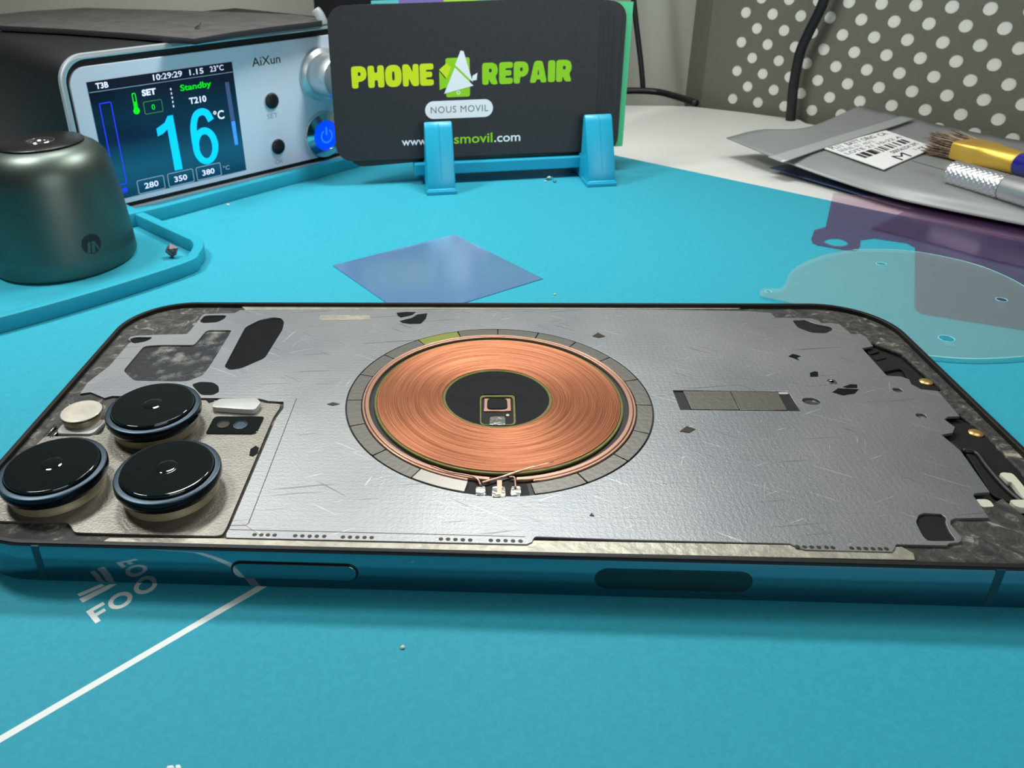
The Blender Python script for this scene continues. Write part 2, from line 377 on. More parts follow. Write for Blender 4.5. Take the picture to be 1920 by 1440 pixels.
# pegboard: punched sheet with a folded left edge, upright on the desk's back edge
pa = R(-46)
pb = thing('pegboard', 'grey punched metal pegboard standing behind the grey pouch', 'pegboard', (187.5, 328.5, -22), (0, 0, pa))
outer = [(0, 0), (330, 0), (330, 300), (0, 300)]
holes = []
for row in range(0, 46):
    v = 24.2 + row*6.5
    if v > 120: break
    for c in range(0, 24):
        u = 16.4 + c*12.8 + (6.5 if row % 2 else 0) + row*.08
        holes.append(circle(u, v, 2.55, 20))
finish('punched_sheet', upright(prism([outer]+holes, -.5, 0), 0), 'peg', pb)
fb = bmesh.new()
vv = [fb.verts.new(p) for p in ((0, 0, 0), (0, 0, 300), (-13, 6.5, 300), (-13, 6.5, 0), (0, 1.2, 0), (0, 1.2, 300), (-13, 7.7, 300), (-13, 7.7, 0))]
for f in ((0, 1, 2, 3), (4, 7, 6, 5), (0, 3, 7, 4), (1, 5, 6, 2), (3, 2, 6, 7), (0, 4, 5, 1)): fb.faces.new([vv[i] for i in f])
finish('folded_edge', to_mesh(fb), 'peg', pb)
finish('added_backing', box(2, .55, 0, 328, 3, 298), 'hole_backing', pb)  # added white sheet against the holes, stands in for the lit wall behind

# ================================================================== MAT
rm = thing('repair_mat', 'large teal silicone work mat with raised tray walls and white print', 'mat', (0, 0, -2))
ml = [(-330, -170), (330, -170), (490, -134)] + [(187.4,168.6),(130.7,223.9)] + [(95, 259), (12, 342), (-330, 60)]
finish('mat_sheet', prism([ml], -2, 0, .4), 'mat', rm, (0, 0, -2), 30)
# raised walls of the trays
near = [(-150, -35)] + [(-58.39,57.14),(-33.21,75.44),(-14.99,91.81),(0.17,108.8),(1.66,115.5),(0.81,122.1),(-1.64,126.9),(-5.23,130.3),(-20.34,143.8),(-30.2,152.7),(-36.94,159)]
def wall_rib(line, wd, h): return prism([ribbon(arc2(line, 6), wd)], -.1, h, .5)
def shift(line, d):
    out = []
    for i, p in enumerate(line):
        a = Vector(line[max(i-1, 0)]); b = Vector(line[min(i+1, len(line)-1)]); t = (b-a).normalized(); out.append((p[0]-t.y*d, p[1]+t.x*d))
    return out
finish('tray_wall', wall_rib(shift(near, 1.5), 3.0, 4.0), 'ridge', rm, (0, 0, -2), 40)
bk = [(-95, 82), (-60, 116), (-33.5, 143.5)] + [(-22.18,153.6),(-10.52,166.5),(6.71,185.4),(26.23,205.9)] + [(60, 240), (80, 259)]
finish('tray_wall', wall_rib(shift(bk, 1.6), 3.2, 4.4), 'ridge', rm, (0, 0, -2), 40)
finish('tray_wall', wall_rib([(-36.87,157.9),(-32.62,158.9),(-26.6,160.9),(-22.24,157.7)], 2.4, 2.2), 'ridge', rm, (0, 0, -2), 40)
# white print
ln = [(20.6,-25.17),(45.97,-0.02)]
finish('printed_line', prism([ribbon([ln[0], ln[1], (90, 44.4)], .95)], 0, .03), 'print', rm, (0, 0, -2))
def on_mat(me, p0, p1): 
    d = Vector((p1[0]-p0[0], p1[1]-p0[1])); a = math.atan2(d.y, d.x)
    me.transform(Matrix.Translation((p0[0], p0[1], 0)) @ Matrix.Rotation(a, 4, 'Z')); return me
LM = Matrix.Translation((26.0, -6.73, 0)) @ Matrix.Rotation(R(48.5), 4, 'Z')
for loops in ([[(0, 0), (.72, 0), (.72, 1.1), (2.0, 1.1), (2.0, 1.72), (.72, 1.72), (.72, 2.3), (2.4, 2.3), (2.4, 2.95), (0, 2.95)]],
              [circle(4.2, 1.45, 1.6, 40, 1.5), circle(4.2, 1.45, .95, 40, .88)], [circle(7.95, 1.45, 1.6, 40, 1.5), circle(7.95, 1.45, .95, 40, .88)]):
    me = prism(loops, 0, .03); me.transform(LM); finish('printed_letter', me, 'print', rm, (0, 0, -2))
for q in ([(21.17,-1.73),(23.75,0.25),(24.33,-0.03),(21.67,-2.15)], [(21.83,-2.58),(24.53,-0.12),(24.99,0.24),(25.98,0.28),(25.19,-0.6),(22.62,-3.22)]):
    finish('printed_stripe', prism([q], 0, .03), 'print', rm, (0, 0, -2))
for q in ([(42.57,-26.04),(42.66,-25.79),(43.17,-25.7),(43.46,-26)], [(43.57,-25.99),(43.52,-25.65),(43.92,-25.61),(44.22,-25.96)]):
    finish('printed_mark', prism([q], 0, .03), 'print', rm, (0, 0, -2))

# ================================================================== PHONE
PC = (80.4, 39, 0)
ph = thing('smartphone', 'opened blue smartphone lying face down, back glass removed, copper charging coil exposed', 'phone', PC)
W_, H_ = 160.8, 78.1
def pout(d): return rrect(d, d, W_-d, H_-d, 13.8-d, 14)
finish('frame', sweep(pout, [(1.3, .2), (.5, .25), (.12, .55), (0, .95), (0, 6.45), (.10, 6.8), (.34, 7.0), (.9, 7.02), (1.1, 6.9), (1.1, .2)]), 'frame', ph, PC, 30)
finish('rim', sweep(pout, [(.40, 6.9), (.40, 7.10), (.5, 7.14), (1.05, 7.12), (1.15, 7.02), (1.15, 5.6), (.8, 5.6)]), 'lip', ph, PC, 40)
finish('screen_back', prism([pout(1.5)], .25, 4.9), 'deep', ph, PC)
cav = [(153.5,62.41),(157.1,58.15),(158.1,44.69),(154.9,42.87),(151.4,41.94),(152.1,47.29),(148.3,49.08),(148.7,59.1)]
cav2 = [(153.7,36.85),(156.7,36.91),(157.8,32.29),(157.4,15.8),(152.6,7.91),(151.1,15.03),(148,13.2),(145,11.98),(147.6,17.3),(149.4,30.75),(151.8,31.84)]
bed = finish('glue_bed', prism([pout(1.1), cav, cav2], 5.0, 6.2), 'residue', ph, PC)
finish('cavity_floor', prism([pout(3)], 4.7, 5.1), 'deep', ph, PC)
# bare alloy ledges on the long sides
finish('ledge', prism([[(25.24,2.55),(54.88,3.34),(84.11,4.01),(108.2,4.22),(132.4,4.44),(133.4,3.29),(133,2.01),(111.7,1.89),(86.79,1.76),(62.47,1.73),(32.86,1.59),(24.52,1.57)]], 6.0, 6.42, .06), 'beige', ph, PC)
finish('ledge', prism([[(23.79,77.29),(65.42,77.77),(111.8,78.01),(133.7,77.99),(132.1,76.41),(111.4,76.29),(65.52,76.02),(25.27,75.38)]], 6.0, 6.42, .06), 'beige', ph, PC)
# back plate with its windows
po = [(24.23,74.87),(65.56,75.52),(111.3,75.78),(133.3,75.01),(138.1,74.14),(138.2,72.01),(145.4,71.69),(146.3,70.84),(146.6,69.49),(148.5,69.51),(149.9,69.09),(150.5,64.85),(152.2,64.66),(152.8,63.65),(152.5,59.7),(150.1,58.81),(150.1,48.63),(152.5,48.29),(153.4,47.38),(153,45.73),(153.8,44.05),(156.4,43.48),(155.9,35.56),(154,35.45),(153,34.65),(153.5,32.41),(152.3,30.76),(150.3,30.19),(151,26.07),(149.8,15.91),(147.6,15.65),(147.1,15.12),(146.9,12.69),(146.6,10.34),(142,10.14),(141.2,9.63),(140.8,8.86),(140.9,6.25),(140.5,5.62),(140,5.3),(138.7,5.11),(138.2,4.69),(131.8,4.67),(131.1,3.7),(130.6,3.24),(119.6,3.25),(118.8,3.57),(118,4.35),(95.93,4.37),(84.5,4.56),(84.19,4.23),(83.93,3.5),(83.19,3.01),(63.51,2.96),(41.82,2.91),(41.57,3.76),(41.72,4.85),(42.06,32.65),(42.64,35.5),(42.24,37.74),(39.39,37.94),(37.78,38.62),(27.01,38.67),(10.2,39.06),(9.12,38.32),(5.64,40.26),(3.89,39.67),(3.5,43.42),(5.09,49.84),(5.22,58.79),(5.52,59.71),(4.38,60.87),(4.47,62.05),(5.43,62.54),(10.43,62.95),(16,63.36),(16.27,65.31),(16.49,71.9),(16.91,72.82),(23.47,73.26)]
pill = rnd([(27.62,66.66),(29.78,70),(32.11,71.26),(34.18,71.1),(35.38,69.16),(35.84,65.46),(35.02,53.38),(31.34,49.22),(29.32,48.7),(27.94,49.95)], 3)
wind = rnd([(8.62,48.12),(8.87,58.07),(12.4,58.57),(19.17,58.58),(19.65,64.45),(19.99,65.18),(24.95,65.23),(25.11,64.1),(25,50.7),(24.68,46.58),(22.38,44.27),(12.24,44.42)], 3)
w_a = rnd([(16.93,69.14),(17.02,72.21),(22.02,72.24),(21.92,70.38),(20.83,68.79),(18.03,68.39)], 3)
w_b = rnd([(4.66,61.1),(5.49,61.9),(9.09,61.94),(9.13,61.08),(8.51,59.98),(6.61,59.07),(5.69,59.48)], 3)
w_c = rnd([(136.4,9.12),(137.5,10.67),(138.6,11.19),(140.6,11.05),(140.9,10.18),(140.3,9.25),(139.9,7.49),(139.9,5.61),(136.2,5.45),(136,6.42)], 3)
w_d = rnd([(141.2,70.69),(143.7,71.07),(145.3,69.05),(147.9,67.77),(147.6,66.49),(145.7,64.96),(143.1,65.18),(141.2,67.28)], 3)
slot = [(111.1,42.88),(130.9,42.87),(130.8,36.58),(111,36.55)]
def ell(cx, cy, rx, ry, n=20): return [(cx+rx*math.cos(2*math.pi*i/n), cy+ry*math.sin(2*math.pi*i/n)) for i in range(n)]
h1 = [(133.7,39.76),(149.7,43.71),(149.8,35.6),(139.6,46.22)]
phl = [ell(h1[0][0], h1[0][1], 1.45, 1.15), ell(*h1[1], .75, .75), ell(*h1[2], .8, .8)]
CC = (80.0, 39.6)
plate = finish('back_plate', prism([po, circle(*CC, 26.7, 128), pill, wind, w_a, w_b, w_c, w_d, slot]+phl, 6.12, 6.6, .05), 'plate', ph, PC)
for nm, lp, m_ in (('tape_window', wind, 'glue_tape'), ('tape_window', pill, 'dark'), ('tape_window', w_a, 'dark'), ('tape_window', w_b, 'dark'), ('tape_window', w_c, 'module'), ('tape_window', w_d, 'module')):
    c = [sum(p[i] for p in lp)/len(lp) for i in (0, 1)]
    finish(nm, prism([[(c[0]+(x-c[0])*1.03, c[1]+(y-c[1])*1.03) for x, y in lp]], 6.05, 6.24), m_, ph, PC)
for k in ([(45.65,3.63),(46.61,3.62),(47.52,3.63),(48.48,3.63),(51.38,3.59),(52.39,3.59),(53.41,3.57),(54.4,3.6),(55.44,3.61),(58.05,3.57),(59.03,3.58),(60.05,3.58),(61.06,3.58),(62.04,3.59)]
          + [(71.55,3.63),(72.53,3.63),(73.54,3.6),(74.55,3.57),(75.55,3.56),(78.34,3.6),(79.34,3.59),(80.34,3.6),(81.34,3.59),(82.36,3.59)]
          + [(118.8,3.79),(119.7,3.75),(120.6,3.75),(121.5,3.74),(122.5,3.74),(123.3,3.73),(125.7,3.74),(126.6,3.73),(127.5,3.73),(128.4,3.72),(129.3,3.72),(130.1,3.75)]):
    o = finish('weld_spot', lathe([(.32, 6.55), (.32, 6.62), (.2, 6.64), (0, 6.63)], k, 12), 'weld', ph, PC); o.parent = plate
gl = [(39.61,37.86),(41.76,37.73),(44.32,38.84),(44,5.48),(41.56,5.4)]
o = finish('scribed_line', prism([ribbon([(44.32,38.84),(44.19,5.93),(43.85,5.47),(41.73,5.35)], .12)], 6.59, 6.612), 'weld', ph, PC); o.parent = plate
o = finish('scribed_line', prism([ribbon([(41.81,4.53),(63.34,4.54),(83.05,4.46)], .12)], 6.59, 6.612), 'weld', ph, PC); o.parent = plate
o = finish('screw_ring', lathe([(.85, 6.58), (.85, 6.68), (.7, 6.72), (.45, 6.7), (.4, 6.6), (0, 6.6)], h1[3], 24), 'chrome', ph, PC); o.parent = plate
# pale paper strip left on the plate near the far edge, and code stamped by the right edge
o = finish('adhesive_strip', prism([rnd([(42.52,72.32),(53.52,72.39),(53.89,70.23),(43.02,69.77)])], 6.6, 6.64), 'beige', ph, PC)
st_ = [(155,42.55),(155.5,36.89)]
o = finish('stamped_code', on_mat(text('|| ||| || |||', (0, -.5, math.dist(st_[0], st_[1]), .5), .03), st_[0], st_[1]), 'weld', ph, PC); o.parent = plate
# scraps of black tape still stuck to the plate
for q in ([(59.15,73.58),(61.19,74.04),(63.35,73.96),(62.5,72.44),(60.23,71.27),(59.51,72.24)], [(60.13,69.62),(62.6,71.11),(63.74,72.8),(65.81,73.35),(65.67,70.87),(64.73,68.46),(62.42,68.27),(60.83,68.76)],
          [(135.2,55.37),(136.3,56.36),(136.9,56.07),(137.5,55.47),(136.6,54.86),(136.7,53.83),(136.1,54.56)], [(136.9,49.25),(137.9,49.83),(138.5,49.7),(137.9,48.03),(136.5,47.87)],
          [(138.3,42.67),(139.8,43.99),(143.2,43.73),(141.9,42.3),(139.7,41.69)], [(140.8,44.47),(142.5,45.42),(143.6,45.31),(143.1,44.18),(141.4,44.15)],
          [(28.03,37.98),(28.42,38.48),(29.4,38.25),(29.66,37.52),(28.89,36.96)], [(40.18,21.7),(39.92,23.43),(40.53,24.36),(41.21,23.87),(41.4,22.37),(40.85,21.47)]):
    finish('tape_scrap', prism([q], 6.6, 6.66, .02), 'dark', ph, PC)
finish('tape_scrap', prism([rnd([(23.72,43.12),(24.98,44.13),(27.5,43.98),(28.94,42.69),(29.61,40.77),(28.8,39.68),(26.59,39.63)])], 6.6, 6.68, .03), 'dark', ph, PC)
for q in ([(3.69,26.28),(4.23,25.94),(4.51,29.3),(3.92,29.68)], [(5.04,25.8),(5.24,28.04),(5.68,27.62),(5.52,25.81)]):
    finish('contact_strip', prism([q], 6.2, 6.72, .05), 'chrome', ph, PC)
for q in ([(109.4,30.06),(110.9,31.6),(112.1,30.73),(110.8,29.71)], [(99.61,63.14),(100.9,64.66),(102.2,63.09),(100.8,62.45)], [(50.14,36.98),(51.08,37.6),(52.4,37.09),(51.19,36.53)], [(92.27,9.05),(92.65,9.64),(92.92,8.91)]):
    finish('glue_scrap', prism([q], 6.6, 6.70, .03), 'weld', ph, PC)
# charging coil assembly
finish('coil_bed', prism([circle(*CC, 26.8, 96)], 5.9, 6.3), 'deep', ph, PC)
def grooved(r0, r1, turns, z, amp):
    prof = [(r1+.02, z-.35)]
    for i in range(turns):
        a = r1-(r1-r0)*i/turns; s = (r1-r0)/turns
        prof += [(a, z-amp), (a-s*.22, z-.02), (a-s*.5, z), (a-s*.78, z-.02)]
    return prof+[(r0, z-amp), (r0-.02, z-.35)]
coil = bpy.data.objects.new('x', None); bpy.data.objects.remove(coil)
cm = lathe(grooved(9.55, 21.2, 44, 6.95, .055), (0, 0), 240)
cm.transform(Matrix.Scale(S, 4)); cm.materials.append(M['copper'])
for p in cm.polygons: p.use_smooth = True
coil = bpy.data.objects.new('charging_coil', cm); COL.objects.link(coil); coil.parent = ph; coil.location = (Vector((CC[0], CC[1], 0))-Vector(PC))*S
finish('coil_edge', prism([circle(*CC, 21.6, 96), circle(*CC, 21.1, 96)], 6.3, 6.8), 'olive', ph, PC)
finish('coil_edge', prism([circle(*CC, 9.6, 72), circle(*CC, 9.1, 72)], 6.3, 6.82), 'olive', ph, PC)
finish('antenna_loop', prism([sector(*CC, 22.55, 23.25, -84, 266, 120)], 6.3, 6.86, .1), 'rose', ph, PC)
finish('antenna_loop', prism([sector(*CC, 23.35, 23.75, -78, 258, 120)], 6.3, 6.8, .1), 'rose', ph, PC)
chip_hole = [(76.91,39.56),(77.19,40.42),(77.83,40.69),(82.6,40.78),(83.17,40.19),(83.26,39.17),(83.08,31.15),(76.84,31.01)]
finish('center_pad', prism([circle(*CC, 9.12, 72), rnd(chip_hole)], 6.3, 6.72, .04), 'graphite', ph, PC)
finish('chip_surround', prism([rnd([(76.96,39.71),(77.28,40.49),(82.78,40.69),(83.17,40.18),(82.96,31.3),(76.97,31.16)]), rnd([(77.28,39.38),(77.65,39.98),(82.48,40.08),(82.78,39.49),(82.59,31.52),(77.23,31.39)])], 6.2, 6.64, .05), 'olive', ph, PC)
finish('chip_base', prism([[(77.19,40.21),(82.95,40.32),(82.73,30.67),(77.14,30.54)]], 6.2, 6.38), 'module', ph, PC)
cf = finish('chip_frame', prism([[(77.78,39.48),(82.37,39.57),(82.3,35.67),(77.7,35.49)]], 6.3, 6.6, .04), 'rose', ph, PC)
o = finish('chip', prism([rnd([(78.32,39.33),(81.73,39.4),(81.75,36.08),(78.19,35.92)])], 6.5, 6.78, .06), 'graphite', ph, PC); o.parent = cf
finish('solder_pad', prism([rnd([(78.61,33.83),(81.29,33.97),(81.37,31.26),(78.48,31.19)], 4)], 6.3, 6.66, .12), 'solder', ph, PC)
finish('via', lathe([(.3, 6.35), (.3, 6.5), (0, 6.52)], [(81.7,34.48)][0], 12), 'ivory', ph, PC)
# ring of magnet segments
mi = 0
edges_ = [[(74.94,14.77)][0], [(66.57,16.92)][0], [(60.31,22.56)][0], [(56.11,30.68)][0], [(54.87,38.5)][0], [(55.76,47.1)][0], [(59.55,54.14)][0], [(65.31,60.31)][0], [(72.79,63.95)][0], [(80.76,65.17)][0], [(88.77,63.88)][0], [(95.34,59.66)][0], [(101,54.01)][0], [(104.5,46.16)][0], [(105.2,37.93)][0], [(103.3,29.77)][0], [(98.92,22.72)][0], [(92.38,17.44)][0], [(84.68,14.63)][0]]
angs = [math.degrees(math.atan2(y-CC[1], x-CC[0])) for x, y in edges_]
for i in range(1, len(angs)):
    while angs[i] > angs[i-1]: angs[i] -= 360
for i, (a, b) in enumerate(zip(angs, angs[1:])):
    m_ = 'magnet_bright' if i == 0 else 'magnet_yellow' if i in (7,) else 'magnet'
    finish('magnet', prism([sector(*CC, 23.95, 26.45, b+.25, a-.25, 8)], 6.2, 6.62 if i else 6.72, .05), m_, ph, PC)
# connector with three solder pads at the gap of the ring
finish('connector_base', prism([[(75.04,16.85),(83.82,17.1),(84.25,13.24),(74.67,12.95)]], 6.2, 6.34), 'module', ph, PC)
for q in ([(76.19,15.05),(77.86,15.1),(77.84,12.93),(76.19,12.88)], [(78.61,15.12),(80.79,15.19),(80.74,12.58),(78.52,12.51)], [(81.41,15.21),(83.09,15.32),(82.97,12.96),(81.28,12.91)]):
    finish('solder_pad', prism([rnd(q, 4)], 6.3, 6.7, .15), 'solder', ph, PC)
finish('flex_tail', prism([[(79.46,16.46),(80.25,16.49),(80.11,13.12),(79.38,13.1)]], 6.3, 6.76, .04), 'rose', ph, PC)
for a in ([(0, 240), (200, 270), (400, 310), (530, 360), (590, 480)], [(1380, 180), (1000, 320), (700, 400)], [(1400, 210), (1100, 310), (1180, 420), (1210, 520)]):
    pass
wl = ([(69.44,19.53),(72.06,18.08),(73.76,17.65),(75.45,17.2),(76.54,16.52),(77.04,15.02)], [(88.27,20.96),(84.77,19.47),(82.01,18.16),(80.31,17.17),(77.95,16.03),(77.2,15.68)], [(85.65,20.05),(83.47,18.88),(80.98,17.45),(80.26,17.03)], [(81.31,17.12),(82.09,17.01),(82.16,15.82),(82.16,14.65)])
for q in wl: finish('lead_wire', tube(spline([(x, y, 6.85) for x, y in q], 4), .16, 8), 'rose', ph, PC, smooth=180)
# bar magnet in its slot
finish('slot_floor', prism([[(x, y) for x, y in slot]], 6.05, 6.3), 'deep', ph, PC)
for q in ([(112.8,42.61),(120.9,42.67),(120.8,36.75),(112.9,36.79)], [(121,42.68),(129,42.64),(128.7,36.87),(120.9,36.7)]):
    finish('bar_magnet', prism([q], 6.2, 6.62, .04), 'magnet', ph, PC)
finish('slot_pad', prism([[(129.2,42.72),(130.8,42.75),(130.8,42.2),(129.2,42.17)]], 6.2, 6.5), 'grey_block', ph, PC)
# camera bracket, lenses, flash, depth sensor
finish('camera_bracket', prism([rnd([(27.24,37.96),(37.57,37.91),(39.1,37.15),(41.82,37.03),(41.98,35.49),(41.5,32.63),(41.29,4.73),(41.11,3.53),(40.3,3.18),(19.89,3.2),(18.53,4.76),(17.56,5.29),(7.88,5.2),(3.02,5.27),(0.94,8.73),(3.61,23.14),(3.99,26.18),(6.38,26.24),(13.51,26.88),(12.5,32.49),(11,37.64)])], 6.12, 6.6, .05), 'camplate', ph, PC)
def lens(c, ext):
    r = finish('camera_lens', lathe([(6.7, 6.5), (7.0, 6.65), (7.0, 7.2), (6.75, 7.6), (6.85, 8.4), (6.6, 8.5), (0, 8.5)], c, 72), 'barrel', ph, PC, 40)
    k = finish('lens_collar', lathe([(6.7, 8.3), (7.45, 8.35), (7.72, 8.8), (7.84, 9.2), (7.84, 10.0), (7.76, 10.22), (6.8, 10.22)], c, 96), 'collar', ph, PC, 40); k.parent = r
    a = finish('lens_ring', lathe([(7.77, 10.15), (7.7, 10.36), (7.5, 10.44), (6.95, 10.44), (6.9, 10.2)], c, 96), 'lens_ring', ph, PC, 40); a.parent = r
    g = finish('lens_glass', lathe([(6.72, 9.6), (6.80, 10.7), (6.76, 10.88), (6.66, 10.99), (6.6, 11.0), (6.3, 11.0), (2.0, 11.0), (1.7, 11.0)] + [(1.6*math.cos(R(t)), 11.0+.11*math.sin(R(t))) for t in (0, 20, 40, 60, 80)] + [(0, 11.11)], c, 96), 'glass', ph, PC, 50); g.parent = r
    return r
for c in ((12.8, 13.05), (30.62, 12.75), (22.1, 29.75)): lens(c, 0)
fb_ = finish('flash_holder', prism([rnd([(5.66,27.33),(5.58,29.27),(12.36,30.92),(12.82,30.18),(12.14,26.53),(6.35,26.51)], 4)], 6.1, 7.0, .1), 'grey_block', ph, PC)
fm = finish('flash', lathe([(3.0, 6.9), (3.15, 7.0), (3.15, 7.9), (3.0, 8.1), (3.3, 8.15), (0, 8.2)], (8.6, 30.9), 48), 'barrel', ph, PC, 40)
o = finish('flash_rim', lathe([(3.1, 8.05), (3.42, 8.15), (3.48, 8.3), (3.46, 8.52), (3.3, 8.55)], (8.6, 30.9), 48), 'flash_rim', ph, PC, 40); o.parent = fm
o = finish('flash_window', lathe([(3.40, 8.4), (3.42, 8.58), (3.34, 8.66), (3.2, 8.68), (0, 8.7)], (8.6, 30.9), 48), 'flash', ph, PC, 50); o.parent = fm
finish('depth_sensor', prism([rnd([(31.23,27.59),(31.19,32.65),(39.41,32.83),(40.01,32.53),(39.82,27.53),(31.8,27.41)])], 6.2, 6.75, .06), 'glass', ph, PC)
ds = bpy.data.objects['depth_sensor']
for q, r in (([(33.53,30.11)][0], 1.05), ([(36.51,29.98)][0], 1.2)):
    o = finish('sensor_eye', lathe([(r, 6.7), (r, 6.84), (r*.82, 6.86), (r*.78, 6.78), (r*.5, 6.76), (0, 6.84)], q, 32), 'lens_ring' if r > 1.1 else 'weld', ph, PC, 40); o.parent = ds
finish('microphone_bracket', prism([rnd([(30.24,34.82),(30.31,35.8),(31.03,37.01),(37.66,37.19),(38.68,35.97),(38.18,33.51),(35.55,33.66),(32.87,33.97),(30.56,34.19)], 3)], 6.6, 7.6, .12), 'grey_block', ph, PC, 30)
# bottom end parts in the two openings
finish('speaker_module', prism([rnd([(154.9,53.1),(149.3,51.07),(149.6,58.72),(153,57.51),(156.8,51.19),(158.1,45.3),(153.3,43.8)])], 5.1, 5.6, .1), 'module', ph, PC)
for q in ([(151.3,59.98),(153.5,60.42),(153.7,59.01),(151.2,57.74)], [(151.6,57.5),(153.8,58.42),(153.9,56.56),(151.4,55.56)]):
    finish('spring_contact', prism([rnd(q)], 5.1, 5.85, .08), 'module', ph, PC)
g1 = [(156.8,48.05),(156.8,32.1)]
for g in g1: finish('gold_contact', lathe([(1.1, 5.1), (1.1, 5.75), (.8, 5.95), (0, 6.0)], g, 24), 'gold', ph, PC, 50)
finish('haptic_module', prism([rnd([(153.8,35.53),(156.6,36.38),(158.3,31.82),(157.6,15.96),(154.2,10.23),(152.9,14.65),(150.7,16.34),(152.5,26.65),(151.3,31.21)])], 5.1, 5.6, .1), 'module', ph, PC)
finish('flex_strip', tube(spline([(x, y, 5.75) for x, y in [(152.1,27.14),(153.8,26.48),(153.5,23.1),(153.3,18.04),(153.9,13.92)]], 5), .45, 6), 'deep', ph, PC, smooth=180)
for q in ([(153.8,20.65),(154.5,21.02),(155.8,20.79),(155.6,17.77),(154.7,14.69),(153.9,14.99),(154.4,17.9),(154.4,18.67),(154,18.82)], [(151.8,14.68),(154.8,14.77),(153.7,12.94),(152.3,12.95),(151.8,13.4)]):
    finish('ivory_pad', prism([rnd(q)], 5.3, 6.35, .05), 'ivory', ph, PC)
finish('ivory_pad', prism([rnd([(147.2,14.7),(148.7,14.75),(149.1,14.36),(149,13.16),(147.2,12.99)])], 5.3, 6.3, .05), 'ivory', ph, PC)
# antenna breaks, side button and window on the near side
for u in [(15.78,-0.08),(142.3,-0.43)]:
    finish('antenna_break', box(u[0]-.55, -.02, .9, u[0]+.55, .3, 6.9), mat('antenna_plastic', (16, 56, 66), .3), ph, PC)
b = [(42.93,-0.83),(60.46,-1.65)]
def capsule(x0, x1, z0, z1): return rrect(x0, z0, x1, z1, (z1-z0)/2-.01, 8)
finish('side_button', upright(prism([capsule(b[0][0]+.25, b[1][0]-.2, 2.35, 5.0)], 0, .55, .12), .25), 'frame', ph, PC)
finish('button_gap', upright(prism([capsule(b[0][0], b[1][0]+.05, 2.1, 5.25)], 0, .1), .08), 'deep', ph, PC)
b = [(91.97,0.39),(112.3,0.18)]
finish('antenna_window', upright(prism([capsule(b[0][0], b[1][0], 2.0, 5.6)], 0, .1), .08), mat('dark_window', (6, 22, 28), .12, coat=.5), ph, PC)

# ================================================================== SOLDERING STATION
ST = (-36.2, 161.9, 0)
ss = thing('soldering_station', 'black soldering station with silver front panel and lit blue temperature display', 'soldering station', ST, (0, 0, R(45)))
body = upright(prism([rrect(-13.8, .2, 104, 50.4, 7.5, 8)], -92, -1.2, .8))   # depth: y from 1.2 to 92
finish('body', body, 'body', ss, smooth=30)
finish('front_trim', upright(prism([rrect(-14.0, 0, 104.2, 50.6, 8, 10), rrect(-12.3, 1.7, 102.5, 48.9, 6.8, 10)], -1.5, .6, .3)), 'silver', ss, smooth=30)
finish('trim_gap', upright(prism([rrect(-12.2, 1.8, 102.4, 48.8, 6.6, 8)], -1.6, -1.0)), 'deep', ss)
fpn = finish('front_panel', upright(prism([rrect(-11.3, 3.2, 101.5, 46.8, 5.4, 10)], -1.2, .2, .15)), 'panel', ss)
sn = finish('display', upright(prism([[(-6.2, 5.0), (43.1, 5.0), (42.8, 42.3), (-6.4, 42.3)]], 0, .3)), 'screen', ss)
def ell2(cx, cy, rx, ry, n=40): return [(cx+rx*math.cos(2*math.pi*i/n), cy+ry*math.sin(2*math.pi*i/n)) for i in range(n)]
def scr(me, m_, name='display_text', par=None):
    o = finish(name, upright(me, -.3), m_, ss); o.parent = par or sn; return o
scr(prism([[(-6.4, 39.25), (42.8, 39.05), (42.8, 42.3), (-6.4, 42.3)]], 0, .01), mat('px_top', (14, 14, 34), .3, emit=.3), 'display_bar')
scr(prism([ribbon([(-6.2, 39.2), (42.6, 39.0)], .2)], 0, .03), 'px_grey', 'display_line')
for s_, bx, m_, bo in (('T3B', (-3.9, 39.9, 0, 41.7), 'px_white', .25), ('10:29:29', (14.5, 39.9, 24.4, 41.8), 'px_white', .15), ('1.15', (27, 39.9, 32, 41.7), 'px_white', .15), ('23°C', (34.4, 40, 39.4, 41.9), 'px_white', .1),
        ('SET', (10, 35.7, 14.7, 37.7), 'px_white', .4), ('Standby', (23, 34.8, 34.1, 37.4), 'px_green', .2), ('T210', (25.4, 30.8, 31.6, 32.9), 'px_white', .25), ('0', (12.4, 31.1, 13.5, 32.8), 'px_green', .1),
        ('°C', (33.4, 24.2, 37.3, 27.3), 'px_white', .15), ('16', (12.4, 10.2, 33.6, 28.8), 'px_cyan', .35), ('280', (5.4, 6.5, 10.2, 8.4), 'px_white', .15), ('350', (15.9, 6.4, 20.5, 8.3), 'px_white', .15), ('380', (26.2, 6.4, 30.8, 8.3), 'px_white', .15), ('°C', (34.2, 6.6, 36.7, 8.2), 'px_grey', .1)):
    if s_ == '16':
        scr(prism([[(16.6, 10.3), (19.4, 10.3), (19.0, 28.4), (17.2, 28.4), (15.8, 26.4), (12.7, 25.0), (12.8, 22.5), (14.8, 23.1), (16.4, 24.2)]], 0, .03), m_)
        scr(join(prism([ell2(28.9, 16.3, 4.7, 6.3), ell2(28.9, 16.2, 2.4, 4.1)], 0, .03), prism([ribbon(arc2([(25.45, 16), (25.3, 19.5), (25.6, 23.6), (26.9, 26.8), (29, 27.8), (31, 27), (32.2, 24.4)], 6), 2.3)], 0, .03)), m_)
    else: scr(text(s_, bx, .03, bo), m_)
def outline(x0, y0, x1, y1, t, r=.5): return prism([rrect(x0, y0, x1, y1, r, 4), rrect(x0+t, y0+t, x1-t, y1-t, max(r-t, .05), 4)], 0, .03)
scr(outline(9.8, 30, 16.1, 34, .22), 'px_dkgreen', 'display_box')
